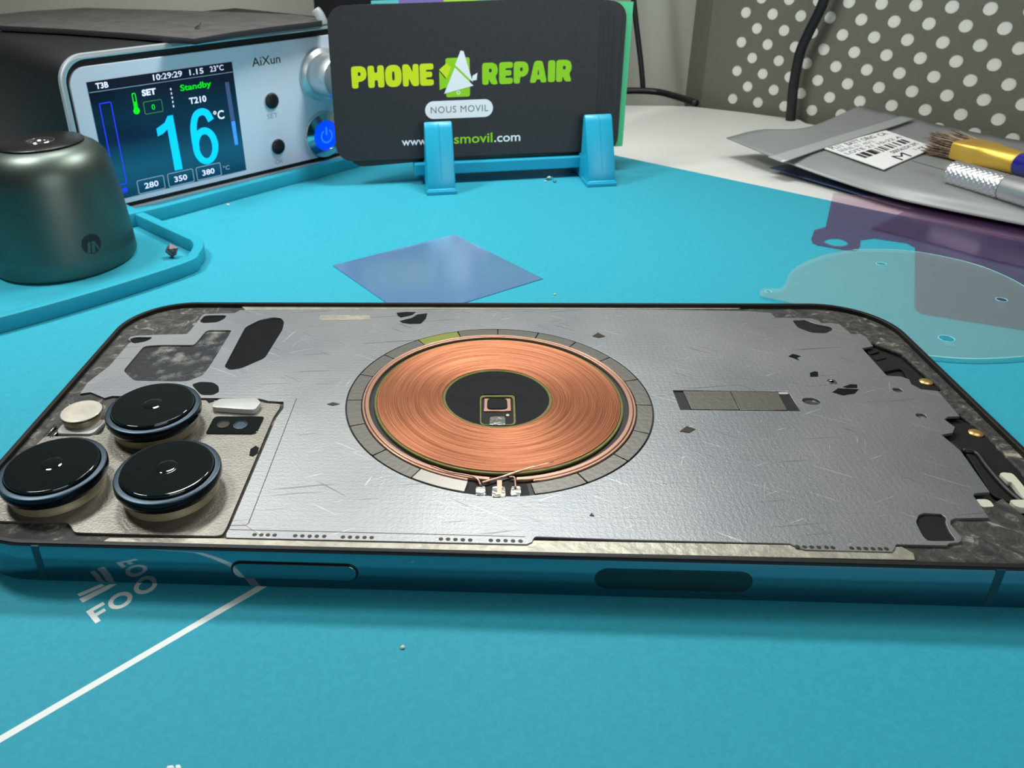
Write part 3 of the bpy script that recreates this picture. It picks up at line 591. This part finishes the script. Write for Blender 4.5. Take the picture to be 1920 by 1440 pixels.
for x in (3.0, 13.6, 24.0): scr(outline(x, 5.1, x+9.4, 9.8, .28, .6), 'px_grey', 'display_box')
scr(outline(-4.0, 9.5, -.1, 35.7, .3), 'px_blue', 'display_gauge')
scr(join(prism([circle(7.3, 31.6, 1.05, 24)], 0, .03), outline(6.65, 31.8, 7.95, 37.2, .3, .6), prism([rrect(7.05, 32, 7.55, 34.5, .2, 3)], 0, .03)), 'px_green', 'thermometer_icon')
for i in range(5): scr(prism([[(19.55, 36.9-i*1.35), (19.95, 36.9-i*1.35), (19.95, 36.2-i*1.35), (19.55, 36.2-i*1.35)]], 0, .03), 'px_white', 'display_dash')
scr(prism([[(39.5, 23), (41.1, 23), (40.7, 36), (39.2, 36)]], 0, .02), 'px_bar', 'display_gauge')
scr(prism([[(39.9, 14.5), (41.2, 14.5), (41.1, 22.8), (39.6, 22.8)]], 0, .03), 'px_bar2', 'display_gauge')
scr(prism([circle(-1.2, 7.6, .9, 12)], 0, .03), 'px_blue', 'display_icon')
o = finish('brand_lettering', upright(text('AiXun', (50.4, 39.6, 61.7, 42.6), .02, .06), -.2), 'ink', ss); o.parent = fpn
o = finish('button_lettering', upright(text('SET', (54, 21.2, 58.4, 22.8), .02, -.1), -.2), 'ink2', ss); o.parent = fpn
o = finish('button_lettering', upright(text('OK', (55.2, 4.5, 58.6, 6.0), .02, -.1), -.2), 'ink2', ss); o.parent = fpn
for u, v in ((56.4, 27.2), (57, 10.7)):
    me = lathe([(3.0, 0), (3.0, .25), (2.7, .3), (2.55, .1)], (0, 0), 32); me.transform(Matrix.Translation((u, v, 0))); finish('button_rim', upright(me, -.2), 'silver', ss, smooth=40)
    me = lathe([(2.6, 0), (2.55, .7), (2.2, .95), (0, 1.0)], (0, 0), 32); me.transform(Matrix.Translation((u, v, 0))); finish('push_button', upright(me, -.2), 'black', ss, smooth=40)
def rnd_part(name, prof, u, v, m_, dep=-.2, n=48, par=None):
    me = lathe(prof, (0, 0), n); me.transform(Matrix.Translation((u, v, 0))); o = finish(name, upright(me, dep), m_, ss, smooth=40)
    if par: o.parent = par
    return o
pw = rnd_part('power_button', [(8.7, 0), (8.7, .5), (8.2, 1.3), (5.6, 1.9), (5.3, 1.6), (5.2, 1.2), (0, 1.2)], 77.4, 11.4, 'chrome')
rnd_part('led_ring', [(5.3, 1.2), (5.2, 1.7), (4.6, 1.95), (0, 2.0)], 77.4, 11.4, 'led_blue', par=pw)
pi_ = [sector(77.4, 11.2, 2.1, 2.7, 120, 420, 30)]
o = finish('power_symbol', upright(join(prism(pi_, 0, .05), prism([rrect(77.0, 11.5, 77.8, 14.6, .2, 3)], 0, .05)), -2.2), 'led_light', ss); o.parent = pw
kn = rnd_part('control_knob', [(9.6, 0), (9.6, .6), (9.2, 1.2), (8.0, 1.6), (7.6, 2.0), (7.4, 11), (7.0, 11.8), (6.2, 12.1), (0, 12.1)], 78.6, 33.6, 'silver')
for a, b in ((4, 86), (90, 86), (4, 8), (90, 8)):
    me = lathe([(4, 0), (4, .4), (0, .4)], (a, b), 20); finish('foot', me, 'black', ss)

# slab lying on the station's top
sl = [tuple(p) for p in [(-108.1,225),(-100.2,220.1),(-68.04,204.6),(-35.56,185.9),(-9.47,168.7),(-1.25,183.9),(9.58,197.5),(18.76,206.4),(24.67,213.3),(20.18,219.3),(9.77,232.3),(-9.55,244.3),(-56.66,267.9),(-97.98,287.3),(-118,278.1),(-126.3,266.9),(-128.9,259.1)]]
slab_c = (-40, 240, 51)
slo = thing('slate_slab', 'thin dark rough slab lying across the top of the soldering station', 'slab', slab_c)
so = finish('slab_face', prism([sl], 50.9, 52.8, .2), 'slab', slo, slab_c)
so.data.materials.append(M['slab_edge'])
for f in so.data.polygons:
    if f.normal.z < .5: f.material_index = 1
# the clear hook and the crumb on top of it
p = [(-15.71,192.7)][0]
tag(finish('metal_crumb', tube([(p[0]-1.2, p[1]-.6, 53.0), (p[0], p[1], 53.6), (p[0]+.9, p[1]+.8, 54.6)], [.35, .7, .3], 6), 'chrome', None, (p[0], p[1], 52.6)), 'tiny bent silver metal crumb on the dark slab above the display', 'crumb')
p = [(21.82,212.2)][0]
hk_ = finish('plastic_clip', tube(spline([(p[0]+1, p[1], 50.8), (p[0]-.2, p[1]+.4, 54), (p[0]-1.8, p[1]+.8, 56.2)], 5), [1.7]*10+[1.5], 10), mat('clear_plastic', (190, 200, 205), .15, alpha=.55), None, (p[0], p[1], 50.6), smooth=180)
tag(hk_, 'translucent plastic clip on top of the station next to the black card', 'clip')

# ================================================================== CANISTER
cn = thing('metal_canister', 'dark gunmetal canister with black top disc standing in the mat tray', 'canister', (-38.8, 121.2, 0))
C0 = (-38.8, 121.2)
prof = [(0, .1), (17.6, .1), (18.6, .5), (18.95, 1.4), (18.7, 6), (17.9, 16), (17.0, 24)]
prof += [(9.6+7.3*math.cos(R(t))**.9, 24+9.0*math.sin(R(t))) for t in (12, 24, 36, 48, 60, 72, 82)] + [(9.9, 33.1), (9.7, 32.9), (0, 32.9)]
finish('canister_body', lathe(prof, C0, 96), 'gunmetal', cn, C0+(0,), 40)
tp = finish('top_disc', lathe([(10.9, 32.6), (11.0, 33.35), (10.7, 33.6), (3.6, 33.6), (3.4, 33.3)], C0, 72), 'disc', cn, C0+(0,), 40)
o = finish('center_hole', lathe([(3.7, 33.55), (3.55, 33.75), (3.2, 33.7), (2.9, 33.2), (2.9, 32.95), (0, 32.95)], C0, 40), 'chrome', cn, C0+(0,), 40); o.parent = tp
# engraved round mark on the side, wrapped to the curve
def wrap(me, ang, zc, r_of):
    for v in me.vertices:
        z = zc+v.co.y; r = r_of(z)+v.co.z; a = ang+v.co.x/r_of(z)
        v.co = (C0[0]+r*math.cos(a), C0[1]+r*math.sin(a), z)
    return me
rz = lambda z: 18.7-(z-6)*.08
bm = bmesh.new(); bmesh.ops.create_grid(bm, x_segments=24, y_segments=24, size=2.7)
bmesh.ops.delete(bm, geom=[f for f in bm.faces if f.calc_center_median().length > 2.6], context='FACES')
lo = to_mesh(bm)
for v in lo.vertices: v.co.z = .05
am = R(-40)
finish('engraved_mark', wrap(lo, am, 9.0, rz), 'logo', cn, C0+(0,))
for q in ([(-1.6, -2.2), (-.8, -2.2), (-.2, .6), (-1.0, .6)], [(-.5, -2.4), (.5, -2.4), (.9, .6), (.1, .6)], [(1.2, -2.0), (1.8, -1.7), (1.0, .6), (.7, .3)]):
    finish('engraved_stroke', wrap(prism([q], .06, .1), am, 9.0, rz), 'gunmetal', cn, C0+(0,))

# ================================================================== CARD HOLDER AND CARDS
HK = (88.5, 180.5, 0)
ch = thing('card_holder', 'teal plastic card holder with two front hooks carrying the black cards', 'card holder', HK, (0, 0, R(8)))
def hook(x0, x1):
    pr = [(0, 0), (0, 1.6), (.7, 1.9), (.9, 5.0), (8.6, 20.2), (9.4, 21.6), (10.4, 22.2), (11.4, 22.0), (11.9, 21.2), (11.9, 8.4), (24.6, 8.4), (29.5, 42), (32, 42), (30, 0)]
    me = prism([pr], x0, x1, .55)
    me.transform(Matrix(((0, 0, 1, 0), (1, 0, 0, 0), (0, 1, 0, 0), (0, 0, 0, 1))))
    o = finish('hook', me, 'holder', ch, smooth=35)
    f = finish('foot', box(x0-.35, -.4, 0, x1+.35, 8, 1.35, .3), 'holder', ch); f.parent = o
    m_ = finish('mould_seam', tube([((x0+x1)/2, .95, 5.1), ((x0+x1)/2, 8.55, 20.2), ((x0+x1)/2, 9.6, 21.8)], .16, 6), 'holder', ch); m_.parent = o
hook(-28.6, -19.2); hook(26.0, 35.4)
finish('crossbar', box(-32, 12.2, 3.4, 33, 24, 7.4, .4), 'holder', ch)

CD = (88.5, 193.5, 0); CR = (R(-6), 0, R(7))
def card_geo(): return upright(prism([rrect(-45, 0, 45, 50.4, 5.6, 8)], -.42, 0, .04))
# front card
fc = thing('business_card', 'front black card with lime PHONE REPAIR lettering, white pill and web address', 'card', CD, CR, 'black business cards in the teal holder')
me = card_geo(); me.transform(Matrix.Translation((-15.6, 0, 8.95))); fcb = finish('card_face', me, 'card', fc)
def pr_(me, m_, name): return finish(name, upright(me, 0), m_, fc)
PH_ = [(.42, .56), (.57, .56), (.61, .64), (.57, .73), (.42, .73)]
GLY = {'P': [[(0, 0), (.42, 0), (.42, .3), (.66, .3), (.92, .42), (1, .65), (.92, .9), (.68, 1), (0, 1)], PH_],
       'H': [[(0, 0), (.4, 0), (.4, .34), (.6, .34), (.6, 0), (1, 0), (1, 1), (.6, 1), (.6, .68), (.4, .68), (.4, 1), (0, 1)]],
       'O': [[(.5+.5*math.copysign(abs(math.cos(t*.131))**.75, math.cos(t*.131)), .5+.5*math.copysign(abs(math.sin(t*.131))**.75, math.sin(t*.131))) for t in range(48)], [(.44, .3), (.56, .3), (.58, .5), (.56, .7), (.44, .7), (.42, .5)]],
       'N': [[(0, 0), (.37, 0), (.37, .4), (.6, 0), (1, 0), (1, 1), (.63, 1), (.63, .6), (.4, 1), (0, 1)]],
       'E': [[(0, 0), (1, 0), (1, .28), (.46, .28), (.46, .38), (.9, .38), (.9, .63), (.46, .63), (.46, .72), (1, .72), (1, 1), (0, 1)]],
       'R': [[(0, 0), (.4, 0), (.4, .28), (.58, 0), (1, 0), (.82, .37), (.95, .5), (.98, .68), (.9, .9), (.66, 1), (0, 1)], PH_],
       'A': [[(0, 0), (.34, 0), (.4, .15), (.6, .15), (.66, 0), (1, 0), (.73, 1), (.27, 1)], [(.44, .36), (.56, .36), (.5, .64)]],
       'I': [[(0, 0), (1, 0), (1, 1), (0, 1)]]}
GW = {'P': 5.2, 'H': 5.5, 'O': 5.6, 'N': 5.5, 'E': 4.7, 'R': 5.5, 'A': 6.0, 'I': 2.5}
def headline(word, x, y, h, wd, m_):
    k = (wd-.32*(len(word)-1))/sum(GW[c] for c in word)
    for c in word:
        gw = GW[c]*k
        lp = [rnd([(x+u*gw, y+v*h) for u, v in g], 2, .3) if c != 'O' else [(x+u*gw, y+v*h) for u, v in g] for g in GLY[c]]
        pr_(prism(lp, 0, .06), m_, 'headline_letter'); x += gw+.32
headline('PHONE', -53.8, 33.2, 7.1, 27.5, 'yellow'); headline('REPAIR', -9.9, 32.7, 7.1, 30.5, 'lime')
lg = pr_(prism([rrect(-22.2, 29.1, -14.1, 41.8, .7, 4)], 0, .05), 'lime', 'phone_logo')
pr_(prism([[(-24.4, 38.2), (-21.8, 40.2), (-20.4, 38.8), (-21.9, 35.2)]], 0, .06), 'yellow', 'logo_shard')
pr_(prism([[(-24.4, 37.7), (-22.1, 34.8), (-21.5, 32.6), (-24.4, 31.6)]], 0, .06), 'lime', 'logo_shard')
pr_(prism([[(-17.1, 44.0), (-16.1, 43.8), (-13.1, 33.7), (-19.0, 39.5)]], 0, .08), 'white', 'logo_shard')
pr_(prism([[(-19.1, 38.6), (-12.9, 32.6), (-22.9, 30.3)]], 0, .09), 'white', 'logo_shard')
pr_(prism([[(-11.5, 36.7), (-11.8, 34.4), (-13.4, 34.2), (-13.2, 35.8)]], 0, .06), 'white', 'logo_shard')
pr_(prism([circle(-18, 30.5, .65, 20), circle(-18, 30.5, .4, 20)], 0, .07), 'white', 'logo_button')
pl_ = pr_(prism([rrect(-29.5, 22.1, -6.3, 28.0, 2.9, 8)], 0, .05), 'white', 'name_pill')
pr_(text('NOUS MOVIL', (-27.6, 24.0, -7.9, 26.2), .07, 0, 1.1), 'greytext', 'pill_lettering')
pr_(text('www.', (-37.9, 13.5, -28.6, 15.3), .05, .12), 'white', 'web_lettering')
pr_(text('nousmovil', (-28.0, 13.4, -6.5, 16.7), .05, .12), 'lime', 'web_lettering')
pr_(text('.com', (-5.9, 13.4, 3.2, 15.5), .05, .12), 'white', 'web_lettering')
ordn = ['second', 'third', 'fourth', 'fifth', 'sixth', 'seventh']
for i in range(6):
    c = thing('business_card', 'plain black card, %s from the front of the holder stack' % ordn[i], 'card', CD, CR, 'black business cards in the teal holder')
    me = card_geo()
    rot = -2.4 if i == 3 else .25*i
    dx, dz = ((4.0, -.7) if i == 3 else (1.5*(i+1), -.12*i))
    me.transform(Matrix.Translation((-15.6+dx, .55*(i+1), 8.95+dz)) @ Matrix.Rotation(R(rot), 4, 'Y'))
    finish('card_face', me, 'card', c)
lf = thing('folded_leaflet', 'tall green, violet and teal leaflet behind the black cards', 'leaflet', CD, CR)
for x0, x1, rgb in ((-46, -36.9, (90, 200, 205)), (-36.9, -22, (126, 112, 186)), (-22, -10.4, (176, 224, 70)), (-10.4, 40.6, (82, 206, 142))):
    me = upright(prism([[(x0, 9.4), (x1, 9.4), (x1+(1.2 if x1 > 30 else 0), 57.3 if x1 > 30 else 60.6), (x0, 60.6)]], -4.9, -4.4))
    finish('leaflet_panel', me, mat('leaflet_ink', rgb, .5), lf)

# ================================================================== FILMS ON THE MAT
fs = [tuple(p) for p in [(37.82,115.5),(69.96,138.8)]] 
d = (Vector(fs[1])-Vector(fs[0])); nn = Vector((d.y, -d.x))
sq = [fs[0], fs[1], tuple(Vector(fs[1])+nn), tuple(Vector(fs[0])+nn)]
tag(finish('film_square', prism([sq], .05, .2), 'blue_film', None, (65, 110, 0)), 'glossy square of blue film lying on the mat behind the phone', 'film')
pf = [(187.2,166.6),(176.7,143.5),(172.6,140.9),(169.1,133.7),(168.5,130.8),(169.2,129.2),(175,125.6),(177.4,124.8),(179.7,127.9),(182.1,133.1),(186.3,134.3),(193.1,130.6),(193.8,127.4),(176.3,90.67),(175.7,88.17),(176.4,86.81),(193.3,79.17),(200,76.07),(232.3,127.5),(224.6,132.7),(213.4,142.9),(203.2,152.2),(194.3,160)]
flap = [(187.2,166.6),(194.3,160),(203.2,152.2),(213.4,142.9),(224.6,132.7),(232.3,127.5),(239.9,139.5),(226,152.8),(209.8,166.6),(202,170.6),(191.2,175.2)]
hole = [(171.5,131.6),(173.7,134),(176.7,134.4),(178,131.9),(177.3,129.5),(175.4,128.3),(172.8,128.8)]
pfo = thing('purple_film', 'purple plastic film with a round hole in its corner tab, beside the scalpel', 'film', (200, 120, 0))
finish('film_sheet', prism([pf, rnd(hole)], .12, .27), 'purple_film', pfo, (200, 120, 0))
o = finish('film_flap', prism([flap], .12, .27), 'pink_film', pfo, (200, 120, 0)); o['label'] = 'pale pink strip of the film over the white desk'
vf = [(188.4,141.6),(211.1,162),(219.8,155.4),(235.8,142.2),(216.4,110.3),(207.2,118.7),(198.6,130.6)]
tag(finish('violet_film', prism([vf], .45, .6), 'violet_film', None, (215, 125, 0)), 'dark violet film strip overlapping the purple film under the pouch edge', 'film')
cf_ = arc2([(143.9,94.47),(143.3,95.36),(144.9,99.02),(149.1,99.34),(151.6,102.5),(154.9,109.1),(160.9,115.7),(170,121.9),(179.2,124.5),(188.4,123.6),(195.9,119.8),(201.9,113.7),(205,105.7),(205.9,97.02),(202.8,82.63),(194.7,70.46),(186.8,66.58),(175.8,65.12),(167.2,66.31),(159.5,72.35),(152.4,82.23),(148.7,91.56)], 5)
chs = [ell(*p, 1.2, 1.0) for p in [(179.1,114.2)]] + [ell(*p, 1.15, 1.15) for p in [(196.3,92.91)]] + [ell(*p, 1.5, 1.5) for p in [(174.5,73.71)]] + [ell(*p, .7, .7) for p in [(145.8,97.18)]]
cl = thing('clear_film', 'clear round protective film with small holes by the phone corner', 'film', (180, 90, 0))
finish('film_sheet', prism([cf_]+chs, .75, .9), 'clear_film', cl, (180, 90, 0))
finish('film_rim', tube([(x, y, .9) for x, y in arc2([(202.8,82.63),(194.7,70.46),(186.8,66.58),(175.8,65.12),(167.2,66.31),(164,68.26)], 5)], .16, 6), 'film_edge', cl, (180, 90, 0))
finish('film_rim', tube([(x, y, .9) for x, y in arc2([(176.3,124.1),(188.4,123.6),(195.9,119.8),(201.9,113.7),(205,105.7),(205.9,97.02)], 5)], .08, 6), 'film_edge', cl, (180, 90, 0))
for lp in chs: finish('hole_rim', tube([(x, y, .92) for x, y in lp], .09, 6, True), 'film_edge', cl, (180, 90, 0))

# ================================================================== POUCH, BRUSH, SCALPEL
def patch(rows, n=6):
    """smooth sheet through rows of 3D points"""
    R_ = [spline(r, n) for r in rows]; cols = list(zip(*R_)); C_ = [spline(c, n) for c in cols]
    bm = bmesh.new(); V = [[bm.verts.new(v) for v in c] for c in C_]
    for i in range(len(V)-1):
        for j in range(len(V[0])-1): bm.faces.new((V[i][j], V[i+1][j], V[i+1][j+1], V[i][j+1]))
    return bm
def z3(l, zs): return [(p[0], p[1], z) for p, z in zip(l, zs)]
def thick(bm, t):
    bmesh.ops.recalc_face_normals(bm, faces=bm.faces[:]); bmesh.ops.solidify(bm, geom=bm.faces[:], thickness=t); return to_mesh(bm)
def L3(*a): return [(p[0][0], p[0][1], z) for p, z in a]
rowA = [(170.6, 225.8, 6)] + L3(([(179.3,204.6)], 5), ([(193.4,183.2)], 2.5), ([(206.8,161)], 2), ([(228.1,139.3)], 2), ([(238.6,127.7)], 2))
rowB = L3(([(183.8,229.4)], 8), ([(191.7,209.6)], 7), ([(202,185.2)], 6), ([(213.6,162.5)], 6), ([(232,144.4)], 6), ([(240.8,131)], 6))
rowC = L3(([(200.9,228.4)], 9), ([(209.6,220.4)], 8), ([(221.4,202.3)], 7), ([(231.2,180.5)], 7), ([(245,162.7)], 6.5), ([(253.9,148.7)], 6))
rowD = [(236.2, 267.4, 8.4), (243.5, 260, 7.2), (250.5, 252.7, 6.2), (262.7, 240.0, 4.6), (277.9, 224.2, 3.6), (300, 202, 3.2)]
PO = (215, 200, 0)
po_ = thing('antistatic_pouch', 'grey zip pouch with a white barcode label lying below the pegboard', 'pouch', PO)
pbm = patch([rowA, rowB, rowC, rowD], 7)
finish('pouch_film', thick(pbm, .35), 'bag', po_, PO, 180)
und = patch([[(x+1.5, y+1.0, min(z*.25-1.2, .8)) for x, y, z in r] for r in (rowA[1:], rowB[1:], rowC[1:], rowD[1:])], 6)
finish('pouch_back', thick(und, .2), mat('pouch_underside', (60, 80, 120), .4, metal=.4), po_, PO, 180)
zs = patch([L3(([(177.7,199.9)], 5.7), ([(193.8,206.7)], 8.1), ([(212,219.8)], 8.9), ([(231.7,236.7)], 8.5), ([(245.3,250.2)], 7.8)),
            L3(([(180.4,193)], 5.6), ([(197,202.2)], 7.9), ([(213.8,214.1)], 8.7), ([(233.4,231.2)], 8.3), ([(248.3,246.1)], 7.6))], 6)
finish('zip_seal', thick(zs, .3), 'bag_seal', po_, PO, 180)
lbq = L3(([(196.9,203.4)], 7.2), ([(226.2,221.9)], 8.4), ([(232.9,200.2)], 7.6), ([(206.6,177.9)], 6.6))
LA, LB, LC, LD = [Vector(q) for q in lbq]
def onlab(u, v, h=.5):
    p = (LA*(1-u)+LB*u)*(1-v)+(LD*(1-u)+LC*u)*v; return (p.x, p.y, p.z+h)
def labquad(u0, v0, u1, v1, h0, h1, n=8):
    bm = bmesh.new(); top = []; bot = []
    for j in range(n+1):
        for i in range(n+1):
            q = onlab(u0+(u1-u0)*i/n, v0+(v1-v0)*j/n, h1); b = onlab(u0+(u1-u0)*i/n, v0+(v1-v0)*j/n, h0)
            top.append(bm.verts.new(q)); bot.append(bm.verts.new(b))
    N = n+1
    for j in range(n):
        for i in range(n):
            a = j*N+i; bm.faces.new((top[a], top[a+1], top[a+N+1], top[a+N])); bm.faces.new((bot[a], bot[a+N], bot[a+N+1], bot[a+1]))
    for k in range(n):
        for a, b in ((k, k+1), (n*N+k+1, n*N+k), ((k+1)*N, k*N), (k*N+n, (k+1)*N+n)): bm.faces.new((top[b], top[a], bot[a], bot[b]))
    return to_mesh(bm)
lb = finish('paper_label', labquad(0, 0, 1, 1, .25, .55), 'label', po_, PO)
def labtext(s, u0, v0, u1, v1, m_='ink'):
    me = text(s, (0, 0, 1, 1), 1)
    for v in me.vertices:
        q = onlab(u0+(u1-u0)*v.co.x, v1+(v0-v1)*v.co.y, .56+.04*v.co.z); v.co = q
    o = finish('label_lettering', me, m_, po_, PO); o.parent = lb
labtext('PL11  BATT ORIG  CA', .04, .05, .92, .16); labtext('SERIE 01 40/2', .04, .20, .60, .28, 'ink2'); labtext('LOTE 21 10-22 A', .04, .32, .96, .40)
bx = [(.10, .025), (.13, .02), (.17, .05), (.22, .02), (.27, .03), (.30, .05), (.36, .015), (.42, .02), (.47, .035), (.52, .015), (.58, .04), (.65, .02), (.72, .03), (.80, .05), (.87, .04)]
bars = [labquad(u, .45, u+wd, .62, .56, .6, 1) for u, wd in bx]
o = finish('barcode', join(*bars), 'ink', po_, PO); o.parent = lb
labtext('00056254 2M', .46, .67, .93, .76); labtext('M', .36, .80, .56, .98); labtext('2 pcs', .74, .82, .90, .90)

# brush
ax0 = Vector(([(232.5,198.7)][0][0], [(232.5,198.7)][0][1], 10.5)); q = [(243.4,169.4)][0]; ax1 = Vector((q[0], q[1], 10.5))
dr = (ax1-ax0).normalized(); sd = dr.cross(Vector((0, 0, 1))).normalized(); upv = sd.cross(dr)
BM = Matrix((dr, sd, upv)).transposed().to_4x4(); BM.translation = ax0
Lb = (ax1-ax0).length
br = thing('flat_brush', 'flat brush with brown bristles and gold ferrule on the grey pouch', 'brush', tuple(ax0))
def elsec(secs, n=24):
    bm = bmesh.new(); rings = []
    for x, a, b, pw in secs:
        rg = []
        for i in range(n):
            t = 2*math.pi*i/n; c, s = math.cos(t), math.sin(t)
            rg.append(bm.verts.new((x, a*math.copysign(abs(c)**pw, c), b*math.copysign(abs(s)**pw, s))))
        rings.append(rg)
    for a, b in zip(rings, rings[1:]):
        for i in range(n): bm.faces.new((a[i], a[(i+1) % n], b[(i+1) % n], b[i]))
    bm.faces.new(rings[0]); bm.faces.new(rings[-1]); return to_mesh(bm)
def place(me, mx=BM): me.transform(mx); return me
finish('ferrule', place(elsec([(10, 5.6, 2.9, .3), (10.3, 5.8, 3.1, .3), (18.2, 5.6, 3.3, .3), (18.8, 5.3, 3.4, .45), (24, 4.2, 3.6, .8), (29, 3.6, 3.5, 1), (29.6, 3.3, 3.3, 1)])), 'brass', br, tuple(ax0), 35)
finish('handle', place(elsec([(29, 3.0, 3.0, 1), (30, 3.4, 3.4, 1), (42, 3.9, 3.9, 1), (90, 2.6, 2.6, 1), (150, 1.6, 1.6, 1), (152, .6, .6, 1)])), 'blue_handle', br, tuple(ax0), 35)
def clump(cnt, seed, rr):
    rg = random.Random(seed); ms = []
    for i in range(cnt):
        y, z = rg.uniform(-5.0, 5.0), rg.uniform(-2.8, 2.8)
        e = rg.uniform(-1.5, 3.5)+abs(y)*.15
        p0 = Vector((12, y, z)); p1 = Vector((6+e*.4, y*1.1+rg.uniform(-.3, .3), z*1.1)); p2 = Vector((e, y*1.3+rg.uniform(-.6, .6), z*1.25+rg.uniform(-.3, .5)))
        ms.append(tube([p0, p1, p2], [rr, rr, rr*.5], 5))
    return join(*ms)
o = finish('bristles', place(clump(380, 3, .16)), 'bristle', br, tuple(ax0)); o['kind'] = 'stuff'
o = finish('pale_bristles', place(clump(70, 9, .2)), 'bristle_light', br, tuple(ax0)); o['kind'] = 'stuff'

# scalpel
q0 = [(220.3,165.1)][0]; q1 = [(230,145.9)][0]
a0 = Vector((q0[0], q0[1], 9.6)); a1 = Vector((q1[0], q1[1], 9.2)); dr = (a1-a0).normalized(); sd = dr.cross(Vector((0, 0, 1))).normalized(); upv = sd.cross(dr)
KM = Matrix((dr, sd, upv)).transposed().to_4x4(); KM.translation = a0
kf = thing('scalpel_handle', 'knurled silver scalpel handle with a needle tip, in front of the brush', 'scalpel', tuple(a0))
def knurl(x0, x1, r, nx=64, na=72):
    bm = bmesh.new(); rings = []
    for i in range(nx+1):
        x = x0+(x1-x0)*i/nx; rg = []
        for k in range(na):
            t = 2*math.pi*k/na
            s = abs(math.sin((t*9+x*1.9)))*abs(math.sin((t*9-x*1.9)))
            rr = r-.13+.16*s
            if i in (0, nx): rr = r-.5
            rg.append(bm.verts.new((x, rr*math.cos(t), rr*math.sin(t))))
        rings.append(rg)
    for a, b in zip(rings, rings[1:]):
        for k in range(na): bm.faces.new((a[k], a[(k+1) % na], b[(k+1) % na], b[k]))
    bm.faces.new(rings[0]); bm.faces.new(rings[-1]); return to_mesh(bm)
finish('knurled_grip', place(knurl(0, 16, 3.75, 90, 90), KM), 'steel', kf, tuple(a0), 20)
def rodx(prof, n=40): 
    me = lathe([(r, x) for x, r in prof], (0, 0), n); me.transform(Matrix(((0, 0, 1, 0), (1, 0, 0, 0), (0, 1, 0, 0), (0, 0, 0, 1)))); return me
finish('nose', place(rodx([(-1.6, 0), (-1.6, 1.8), (-1.2, 2.6), (.1, 3.0), (.2, 0)]), KM), 'steel', kf, tuple(a0), 40)
finish('needle', place(rodx([(-14, .05), (-13.6, .16), (-1.5, .22), (-1.4, 0)], 10), KM), 'chrome', kf, tuple(a0), 60)
finish('shaft', place(rodx([(15.9, 0), (15.9, 3.5), (16.4, 3.75), (120, 3.75), (120.5, 3.3), (120.5, 0)]), KM), 'steel', kf, tuple(a0), 40)

# ================================================================== CABLES AND THE DARK BOX BEHIND
tag(finish('power_cable', tube(spline([(222, 282, 70), (220.3, 283.9, 48.6), (217.6, 286.7, 35.7), (216, 288.3, 26.8), (215.8, 288.6, 13.2), (216.4, 287.9, 2.8), (217, 287.4, -8)], 8), 2.1, 12), 'cable', None, (219, 286, 0), smooth=180), 'thick black cable hanging down in front of the pegboard', 'cable')
cb = [Vector((150, 352, .5)), Vector((160, 352, .5)), Vector((170, 349, .2)), Vector((178, 336, -.2)), Vector((183, 324, -.6))]
tag(finish('desk_cable', tube(spline([(p.x, p.y-4, p.z+.2) for p in cb], 8), 1.7, 12), 'cable', None, (165, 345, 0), smooth=180), 'black cable lying curved at the back edge of the desk', 'cable')
tag(finish('thin_cable', tube(spline([(150, 353, 70), (156, 352, 38), (161, 351.5, 14), (163.5, 351, -1)], 8), 1.4, 10), 'cable', None, (158, 352, 0), smooth=180), 'thin straight black cable slanting down behind the green leaflet edge', 'cable')
bxo = finish('dark_case', box(-2, 322, -2, 108, 352, 110, 3), 'black', None, (50, 337, -2)); tag(bxo, 'black case standing behind the cards, between the station and the wall', 'case')

# ================================================================== CRUMBS
M['crumb'] = mat('broken_dark_plastic', (36, 28, 30), .4, var2=(120, 108, 112), vscale=900)
def crumb(name, px, label, m_, size, seed, cat='crumb', z0=0.0, grp=None, tall=1):
    rg = random.Random(seed); bm = bmesh.new(); bmesh.ops.create_icosphere(bm, subdivisions=1, radius=1)
    for v in bm.verts: v.co = Vector((v.co.x*size*rg.uniform(.5, 1.2), v.co.y*size*rg.uniform(.4, 1.1), v.co.z*size*rg.uniform(.3, .6)*tall))
    mz = min(v.co.z for v in bm.verts); bmesh.ops.translate(bm, verts=bm.verts[:], vec=Vector((px[0], px[1], z0-mz)))
    tag(finish(name, to_mesh(bm), m_, None, (px[0], px[1], z0)), label, cat, grp)
crumb('plastic_crumb', [(-8.87,122.1)][0], 'dark brown broken crumb in the tray corner beside the canister', 'crumb', 2.1, 5, tall=1.9)
crumb('solder_flake', [(101.9,193.3)][0], 'largest pale flake under the right hook of the card holder', 'solder', 1.5, 6)
crumb('solder_flake', [(100.2,190.8)][0], 'small white flake left of the largest flake by the holder', 'ivory', .7, 8)
crumb('solder_flake', [(103.5,190)][0], 'small grey flake right of the largest flake by the holder', 'solder', .8, 11)
crumb('solder_flake', [(67.05,-8.99)][0], 'tiny white flake on the mat in front of the phone', 'ivory', .35, 14)
crumb('solder_flake', [(95.39,97.16)][0], 'tiny pale flake at the far edge of the phone by the blue film', 'ivory', .4, 15)
crumb('solder_flake', [(-1.23,153.7)][0], 'pale flake on the tray wall below the display', 'ivory', .7, 17, z0=4.4)
